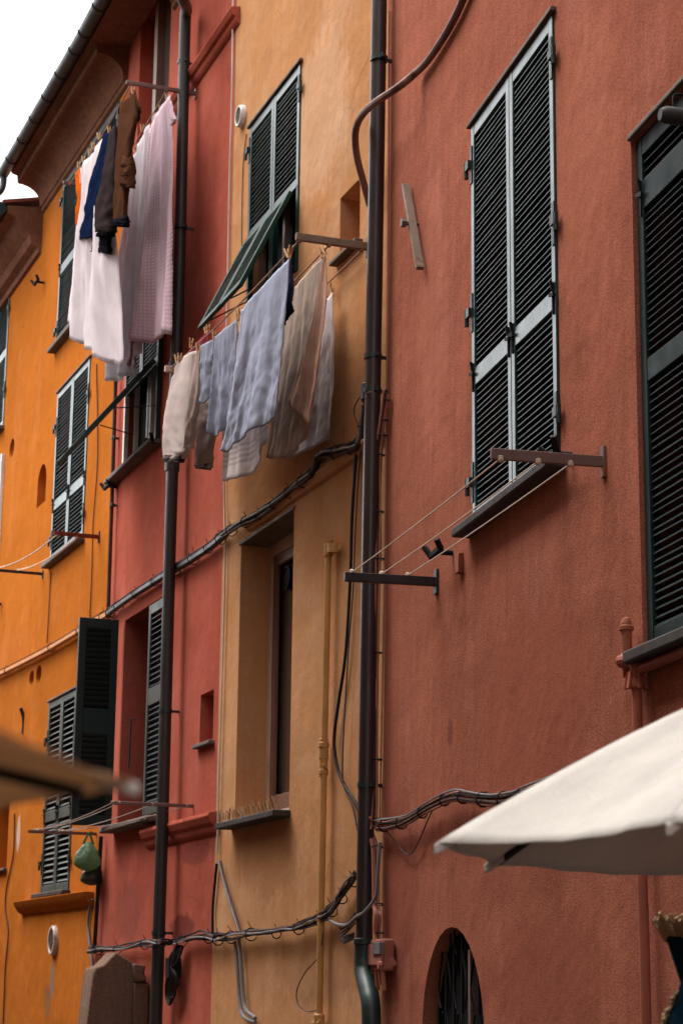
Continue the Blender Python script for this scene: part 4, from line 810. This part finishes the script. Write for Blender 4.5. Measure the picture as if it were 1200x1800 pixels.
# ---- upper line, outer cord
cloth('orange_garment', DW, D1a, [(133, 303), (146, 291)], [(136, 352), (139, 398), (144, 378)], F['orange'], 'bright orange garment at the far end of the upper line', 'garment', amp=.02, seed=3, nu=16)
cloth('pillowcase', DW, D1a, [(140, 300), (147, 287), (156, 279), (164, 267), (171, 258), (181, 241)], [(119, 560), (137, 591), (150, 605), (160, 614), (186, 631), (200, 640), (214, 640)], F['pinkwhite'], 'large pale pink sheet billowing at the hem, beside the orange garment', 'sheet', amp=.05, seed=5, far=[(140, 300), (136, 380), (127, 480), (119, 560)], billow=.05, hem=.015)
legs('navy_trousers', DW, D1a + .01, [([(184, 238), (170, 300), (155, 370), (143, 424)], [(196, 232), (190, 290), (180, 360), (172, 416)], .05, 3, ('trouser_leg', F['navy'])), ([(166, 396), (164, 425), (162, 443)], [(190, 396), (193, 425), (196, 448)], .03, 4, ('trouser_leg', F['blackrib']))], None, 'navy blue trousers hanging on the upper line', 'trousers')
legs('charcoal_trousers', DW, D1a + .05, [([(194, 232), (186, 300), (174, 360), (171, 408)], [(205, 222), (206, 290), (204, 360), (200, 408)], .06, 7, ('trouser_leg', F['char'])), ([(176, 404), (175, 410), (174, 416)], [(196, 404), (197, 410), (196, 414)], .05, 8, ('cuff', F['blackrib']))], None, 'charcoal jogging trousers with black cuff beside the navy trousers', 'trousers')
legs('brown_jacket', DW, D1a + .05, [([(216, 182), (210, 210), (208, 260), (206, 320), (205, 362), (206, 392)], [(237, 162), (241, 200), (236, 235), (227, 300), (222, 350), (220, 394)], .035, 9, ('sleeve', F['brown'])), ([(220, 270), (219, 300), (219, 330)], [(232, 270), (231, 300), (230, 331)], .05, 12, ('pocket_flap', F['brown'])), ([(203, 378), (203, 390), (206, 398)], [(224, 378), (223.5, 390), (221, 399)], .045, 11, ('cuff', F['blackrib']))], None, 'brown corduroy jacket with sleeve hanging, nearest on the outer cord', 'jacket')
cloth('cloth_corner', DW, D1a - .02, [(228, 163), (238, 158)], [(238, 222), (246, 200), (247, 190)], F['brown'], 'small brown corner of cloth folded over the upper line', 'cloth', amp=.015, seed=2, nu=12, nv=14)
# ---- upper line, inner cord
cloth('white_sheet', DW, D1b, [(230, 285), (240, 262), (250, 240), (263, 216)], [(192, 671), (205, 668), (220, 662), (233, 655), (250, 620)], F['lav'], 'long white sheet hanging behind the brown jacket', 'sheet', amp=.045, seed=15, far=[(230, 285), (221, 400), (203, 540), (192, 671)])
cloth('dotted_sheet', DW, D1b + .03, [(262, 228), (270, 212), (280, 195), (290, 178), (298, 166)], [(206, 646), (231, 637), (240, 603), (262, 604), (283, 583), (304, 588)], F['dots'], 'pink sheet with white polka dots, nearest on the upper line', 'sheet', amp=.055, seed=21, near=[(298, 166), (306, 280), (309, 400), (305, 588)], far=[(262, 228), (252, 380), (240, 520), (206, 646)])
cloth('cloth_corner', DW, D1b + .05, [(299, 178), (302, 178)], [(301, 222), (310, 211)], F['dots'], 'small dotted corner sticking out from the pink dotted sheet', 'cloth', amp=.006, seed=2, nu=10, nv=10)
# ---- middle line, outer cord
legs('beige_trousers', YW, D2a, [([(314, 633), (303, 668), (292, 720), (287, 765), (290, 806)], [(347, 617), (342, 680), (335, 740), (332, 790), (323, 806)], .028, 31, ('trouser_leg', F['beige'])), ([(341, 622), (338, 690), (332, 750), (330, 788)], [(350, 616), (349, 690), (340, 750), (333, 788)], .03, 33, ('trouser_leg', F['beige2'])), ([(290, 797), (289, 805), (289, 811)], [(325, 797), (323, 805), (321, 812)], .04, 32, ('cuff', M['leg_shade']))], None, 'beige trousers at the far end of the middle line', 'trousers')  # last dark tube paints the shade inside the leg opening
cloth('crimson_garment', YW, D2b + .02, [(334, 616), (345, 604), (356, 593), (368, 582)], [(332, 716), (345, 721), (352, 700), (372, 701)], F['crimson'], 'dark crimson garment behind the beige trousers', 'garment', amp=.02, seed=41, nu=24, nv=24)
cloth('small_blue_cloth', YW, D2a, [(352, 608), (376, 596)], [(351, 690), (357, 709), (366, 700), (373, 650)], F['blue2'], 'small blue cloth drooping beside the beige trousers', 'cloth', amp=.018, seed=43, nu=24, nv=28)
legs('taupe_trousers', YW, D2b, [([(362, 645), (355, 700), (350, 760), (347, 820)], [(378, 635), (377, 700), (375, 760), (369, 822)], .04, 45, ('trouser_leg', F['beige2'])), ([(349, 812), (348, 818), (348, 823)], [(369, 812), (368, 818), (367, 825)], .035, 46, ('cuff', M['leg_shade']))], None, 'taupe trouser leg hanging behind the blue cloths', 'trousers')  # dark end tube stands for the shaded inside of the leg
cloth('blue_towel', YW, D2a, [(378, 592), (398, 576), (419, 559)], [(369, 762), (378, 766), (388, 764), (400, 745), (412, 715)], F['blue2'], 'grey blue towel, smaller of the two blue towels', 'towel', amp=.02, seed=47, far=[(378, 592), (376, 660), (372, 710), (369, 762)])
cloth('blue_towel', YW, D2a + .02, [(424, 546), (450, 516), (480, 483), (508, 455)], [(390, 790), (400, 795), (412, 780), (430, 765), (455, 752), (470, 742), (483, 728)], F['blue'], 'large pale blue towel pegged by the near arm', 'towel', amp=.02, seed=53, nu=52, nv=60, near=[(508, 455), (501, 560), (494, 640), (483, 728)], far=[(424, 546), (414, 640), (402, 720), (390, 790)])
cloth('navy_cloth', YW, D2a - .05, [(505, 458), (511, 455)], [(494, 575), (505, 565), (517, 540)], F['navy2'], 'dark navy cloth peeping out behind the large blue towel', 'cloth', amp=.01, seed=3, nu=14, nv=20)
cloth('striped_towel', YW, D2b, [(400, 600), (430, 575), (470, 540)], [(388, 846), (405, 844), (430, 838), (452, 820), (470, 775)], F['towel'], 'pale towel with banded hem hanging below the blue towels', 'towel', amp=.018, seed=61, nu=44, nv=50)
th = Thing('checked_cloth', YW, YW.at(540, 470, D2b), 'brown checked cloth with rose brown fold, between towel and drainpipe', 'cloth')
mb, T = cloth_mb(YW, D2b, [(505, 520), (530, 492), (552, 466), (572, 446)], [(467, 804), (480, 807), (498, 804), (520, 788), (545, 752)], amp=.016, seed=67, nu=48, nv=56, near=[(572, 446), (573, 520), (565, 620), (545, 752)]); th.part('cloth', mb, F['check'], solid=.005, ang=180)
mb, T = cloth_mb(YW, D2b + .035, [(568, 448), (571, 446), (574, 448)], [(503, 706), (522, 728), (546, 748)], amp=.012, seed=71, nu=30, nv=50, near=[(574, 448), (576, 520), (566, 600), (557, 680), (546, 748)], far=[(568, 448), (563, 500), (546, 590), (503, 706)]); th.part('fold', mb, F['rosebrown'], solid=.005, ang=180)
cloth('white_voile', YW, D2c + .03, [(545, 560), (565, 536), (584, 514)], [(488, 806), (510, 804), (540, 794), (565, 776), (581, 757)], F['lace'], 'grey white crinkled voile nearest to the yellow wall', 'cloth', amp=.017, seed=73, nu=40, nv=48, near=[(584, 514), (588, 600), (585, 680), (581, 757)])
# ---- pegs
def peg(wall, px, py, d, group, label, tilt=0.0):
    p = wall.at(px, py, d); mb = MB(); c, s_ = math.cos(tilt), math.sin(tilt)
    for sg in (-1, 1):
        mb.beam(p + Vector((s_ * .04, sg * .014, .045)), p + Vector((-s_ * .03, sg * .006, -.035)), .011, .009, (0, 1, 0))
    mb.tube([p + Vector((-.01, 0, .01)), p + Vector((.01, 0, .01))], .008, 6)
    o = single('clothes_peg', wall, p, mb, M['peg'], label, 'clothes peg', group)
PEGS = [(DW, D1a, 'pegs on the upper line', [(139, 291, .2, 'peg at the far end, holding the orange garment'), (147, 281, .3, 'farthest of the pegs holding the pale pink sheet'), (158, 268, .2, 'second peg along the pale pink sheet'), (164, 257, .2, 'third peg along the pale pink sheet'), (174, 240, .5, 'leaning peg between pink sheet and navy trousers'), (192, 228, .3, 'peg holding the charcoal trousers'), (234, 160, .2, 'peg holding the brown jacket')]),
 (DW, D1b, 'pegs on the upper line', [(237, 262, .1, 'peg on the far end of the long white sheet'), (250, 226, .1, 'upright peg in the middle of the long white sheet'), (267, 224, .5, 'peg where white and dotted sheets meet'), (275, 206, .4, 'second peg along the dotted sheet'), (283, 192, .3, 'third peg along the dotted sheet'), (294, 172, .2, 'peg at the near top corner of the dotted sheet')]),
 (YW, D2a, 'pegs on the middle line', [(311, 632, .4, 'leaning peg at the far end of the beige trousers'), (316, 630, -.1, 'upright peg beside the leaning one on the beige trousers'), (348, 612, .2, 'peg between beige trousers and small blue cloth'), (377, 590, .1, 'peg between small blue cloth and grey blue towel'), (418, 556, .2, 'peg at the near corner of the grey blue towel'), (422, 552, -.2, 'peg at the far corner of the large blue towel'), (505, 446, 1.0, 'strongly tilted peg on the large blue towel'), (510, 444, -.6, 'peg crossing the tilted one by the near wooden arm')]),
 (YW, D2b, 'pegs on the middle line', [(336, 604, -.4, 'peg at the far end of the crimson garment'), (362, 580, .5, 'tilted peg at the near end of the crimson garment'), (366, 578, .2, 'upright peg at the near end of the crimson garment'), (570, 440, 1.0, 'tilted peg on the brown checked cloth'), (566, 446, .3, 'upright peg on the brown checked cloth')]),
 (YW, D2c, 'pegs on the middle line', [(579, 506, .2, 'upper peg of two on the grey white voile'), (583, 512, .5, 'lower peg of two on the grey white voile')])]
for wl_, d_, gr_, ls_ in PEGS:
    for (x, y, t, lb) in ls_: peg(wl_, x, y, d_, gr_, 'wooden ' + lb, t)
# ---- bags
bm_, bt_, bp_ = newmat('green plastic film'); bp_.inputs['Base Color'].default_value = (.12, .2, .12, 1); bp_.inputs['Roughness'].default_value = .35
tr_ = bt_.nodes.new('ShaderNodeBsdfTranslucent'); tr_.inputs[0].default_value = (.2, .4, .16, 1); ms_ = bt_.nodes.new('ShaderNodeMixShader'); ms_.inputs[0].default_value = .35
bt_.links.new(bp_.outputs[0], ms_.inputs[1]); bt_.links.new(tr_.outputs[0], ms_.inputs[2]); bt_.links.new(ms_.outputs[0], bt_.nodes['Material Output'].inputs[0]); bump(bt_, bp_, noise(bt_, coords(bt_, (1, 1, .6)), 16, 6, .6), .8, .05)
M['net'] = paint('dark peel filled bag', (.03, .035, .02), .5, (.22, .1, .02), 12, .56)
def bag(name, cx, ytop, ybot, hw, sv, mat, label, squash=1.0, seed=1):
    t = DW.at_s(cx, ytop, sv); b = DW.at_s(cx, ybot, sv); e = DW.at_s(cx - hw, (ytop + ybot) / 2, sv); r = abs(e.y - t.y); h = t.z - b.z; fn = fold_fn(seed); mb = MB()
    def pos(u, v):
        a = u * 2 * math.pi; pr = (math.sin(math.pi * min(1, v * .62 + .06)) if v < .72 else math.cos((v - .72) / .28 * math.pi / 2) ** .6 * math.sin(math.pi * (.72 * .62 + .06))); rr = r * max(.02, pr) * (1 + (.1 * fn(u, v) + .12 * mn.noise((u * 9, v * 5, seed))) * (1.3 - v))
        return Vector((sv + rr * math.cos(a) * squash, t.y + rr * math.sin(a), t.z - h * v))
    mb.grid(pos, 32, 26); th = Thing(name, DW, (sv, t.y, b.z), label, 'bag'); th.part('film', mb, mat, ang=180)
    k = MB(); top = DW.at_s(cx + 4, ytop - 18, sv)
    for sg in (-1, 1): k.tube(smooth([Vector((sv, t.y + sg * .05, t.z - .02)), Vector((sv, t.y + sg * .02 + .0, (t.z + top.z) / 2)), top], 5), [.012] * 11, 6, sx=.5)
    th.part('handle', k, mat); return th
sb = fs - .35
bag('plastic_bag', 156, 1480, 1532, 23, sb, bm_, 'pale green plastic bag hanging from the low clothesline', .8, 5)
bag('peel_bag', 163, 1515, 1557, 23, sb + .12, M['net'], 'dark bag of brown scraps hanging behind the green bag', .8, 9)

# ================================================================== parasols
def parasol(name, c, R, rim, apex, rot, n, label, mt, mu, sag=.06, seed=1, bulge=.05, rr_=.0095, pk_=1.0):
    th = Thing(name, WORLD, (c[0], c[1], 0), label, 'parasol'); V = [Vector((c[0] + R * math.cos(rot + k * 2 * math.pi / n), c[1] + R * math.sin(rot + k * 2 * math.pi / n), rim)) for k in range(n)]
    A = Vector((c[0], c[1], apex))
    for k in range(n):
        a, b = V[k], V[(k + 1) % n]; mb = MB()
        def pos(u, v, a=a, b=b, k=k):
            e = a.lerp(b, u); mid = math.sin(math.pi * u); e = e + (A - e) * 0 + Vector((c[0] - e.x, c[1] - e.y, 0)) * (sag * .9 * mid * 1.0)
            p = A.lerp(e, v); p.z -= .35 * sag * mid * math.sin(math.pi * v); p.z += bulge * math.sin(math.pi * v) * (1 - .3 * mid) - .012 * mid * v ** 4 + .008 * v * mn.noise((u * 3 + k * 7, v * 4, seed)) + .004 * v ** 3 * mn.noise((u * 9 + k * 5, v * 3, seed)); return p
        mb.grid(pos, 16, 24, lambda u, v: (u, v)); th.part('canopy_panel', mb, mt, solid=.003, ang=180)
        rb = MB(); Q = [A.lerp(a, t) + Vector((0, 0, bulge * math.sin(math.pi * t) - .016)) for t in [i / 10 * .965 for i in range(1, 11)]]; rb.tube(Q, rr_, 6); rr = th.part('rib', rb, M['iron'])
        pk = MB(); d = (a - A); d.normalize(); s_ = d.cross(Vector((0, 0, 1))).normalized(); e0 = a + d * .006
        k0 = len(pk.v)
        for q in (e0 + s_ * .005 * pk_, e0 - s_ * .005 * pk_, a - d * .055 * pk_ - s_ * .016 * pk_, a - d * .055 * pk_ + s_ * .016 * pk_):
            pk.v.append(tuple(q + Vector((0, 0, .0)))); 
        for q in (e0 + s_ * .005 * pk_, e0 - s_ * .005 * pk_, a - d * .055 * pk_ - s_ * .015 * pk_, a - d * .055 * pk_ + s_ * .015 * pk_):
            pk.v.append(tuple(q + Vector((0, 0, -.02 * pk_))))
        pk.f = [(0, 1, 2, 3), (7, 6, 5, 4), (0, 4, 5, 1), (1, 5, 6, 2), (2, 6, 7, 3), (3, 7, 4, 0)]; th.part('corner_pocket', pk, mu, bevel=.002)
    mb = MB(); mb.tube([(c[0], c[1], .1), (c[0], c[1], apex)], .022, 12); th.part('pole', mb, M['iron'])
    mb = MB(); mb.lathe((c[0], c[1], apex), [(.05, -.06), (.05, 0), (.03, .03), (.02, .08), (.005, .1)], 12); th.part('finial', mb, M['iron'])
    mb = MB(); mb.lathe((c[0], c[1], 0), [(.3, .005), (.3, .05), (.06, .09), (.03, .35)], 20); th.part('base', mb, M['iron'])
    return th
CV = fabric('cream canvas', (.8, .76, .69), trans=.07, wr=.12); CV2 = fabric('tan canvas', (.66, .46, .29), trans=.5, wr=.12)
parasol('parasol', (1.055, 4.074), .875, 1.867, 2.295, rad(190), 8, 'cream canvas parasol at the lower right, seen from below', CV, CV, seed=2, bulge=.03)
parasol('parasol', (-1.082, 1.078), .99, 1.735, 1.93, rad(18.7), 8, 'out of focus tan canvas parasol corner at the lower left', CV2, CV, seed=3, bulge=0, sag=0, rr_=.005, pk_=.45)

# ---- folded blue parasol with cream fringe, lower right corner
BL = fabric('dark blue canvas', (.012, .035, .06), trans=.05); BL2 = fabric('bright blue canvas', (.01, .16, .34), trans=.1); FR = fabric('cream fringe', (.5, .33, .2), trans=.1)
cx, cy = .945, 5.0; 
def zpx(y): return 1.6 + (1727 - y) / 3590 * cy
th = Thing('folded_parasol', WORLD, (cx, cy, 0), 'folded dark blue parasol with cream fringe at the lower right corner', 'parasol')
fn = fold_fn(91); mb = MB()
def hour(u, v):
    a = u * 2 * math.pi; z = zpx(1640) + (zpx(1990) - zpx(1640)) * v; r = (.14 - .15 * v if v < .27 else .0995 + .2 * (v - .27)) ; r *= 1 + .16 * math.sin(8 * a) * (1 if v > .25 else .25) + .05 * fn(u, v)
    return Vector((cx + r * math.cos(a), cy + r * math.sin(a), z + .012 * math.sin(2 * a + 1)))
mb.grid(hour, 64, 40, lambda u, v: (u, v)); th.part('canopy', mb, BL, solid=.004, ang=180)
mb = MB(); rr_ = random.Random(5)
for i in range(150):
    u = i / 150; p = hour(u, 0); a = u * 2 * math.pi; o = Vector((math.cos(a), math.sin(a), 0)); mb.tube([p - Vector((0, 0, .012)), p + o * .012 + Vector((rr_.uniform(-.008, .008), rr_.uniform(-.008, .008), .015)), p + o * .02 + Vector((rr_.uniform(-.012, .012), rr_.uniform(-.012, .012), .028 + rr_.uniform(0, .014)))], .0055, 4)
for k in range(8):
    for i in range(34):
        v = .29 + i * .02; u = (k + .25) / 8; p = hour(u, v); a = u * 2 * math.pi; o = Vector((math.cos(a), math.sin(a), 0)); mb.tube([p, p + o * .016 + Vector((rr_.uniform(-.008, .008), rr_.uniform(-.008, .008), -.012))], .005, 4)
th.part('fringe', mb, FR, kind='stuff')
mb = MB(); mb.tube([(cx, cy, .1), (cx, cy, zpx(1640) + .25)], .02, 10); th.part('pole', mb, M['iron'])
mb = MB(); mb.lathe((cx, cy, 0), [(.25, .005), (.25, .05), (.05, .09), (.03, .3)], 20); th.part('base', mb, M['iron'])
mb = MB(); mb.grid(lambda u, v: hour(.47 + .05 * u + .0 * v, .3 + .7 * v) + Vector((-.008, -.012, 0)), 8, 20, lambda u, v: (u, v)); th.part('blue_gusset', mb, BL2, solid=.003, ang=180)

# ================================================================== unseen houses across the lane, added to shape the light on the walls
OP = Wall(12.93 + 180, (-2.75, 0))
for (lab, a, b, top, xs) in (('tall pale ochre house added out of view to shade the lane', -17, 8, 13, (-12, -8, -4, 0)), ('low pale ochre house added out of view, kept low for sky reflections', -40, -17.01, 6.4, (-34, -28, -22))):
    FH = Thing('house', OP, (0, 0, 0), lab, 'house')
    fh = [dict(s0=x, s1=x + 1.2, z0=z, z1=z + 1.9, depth=.15, back=True) for x in xs for z in (3.6, 6.6) if z + 2 < top]
    build_wall(FH, a, b, 0, top, fh, M['reveal_pale'])
    for h in fh:
        dark_back(FH, h); pair(FH, h['s0'] + .004, h['s1'] - .004, h['z0'] + .004, h['z1'] - .004, -.03, M['green'], [(h['z0'] + .8, h['z0'] + .9)], hinge=False, latch=False, pitch=.1)
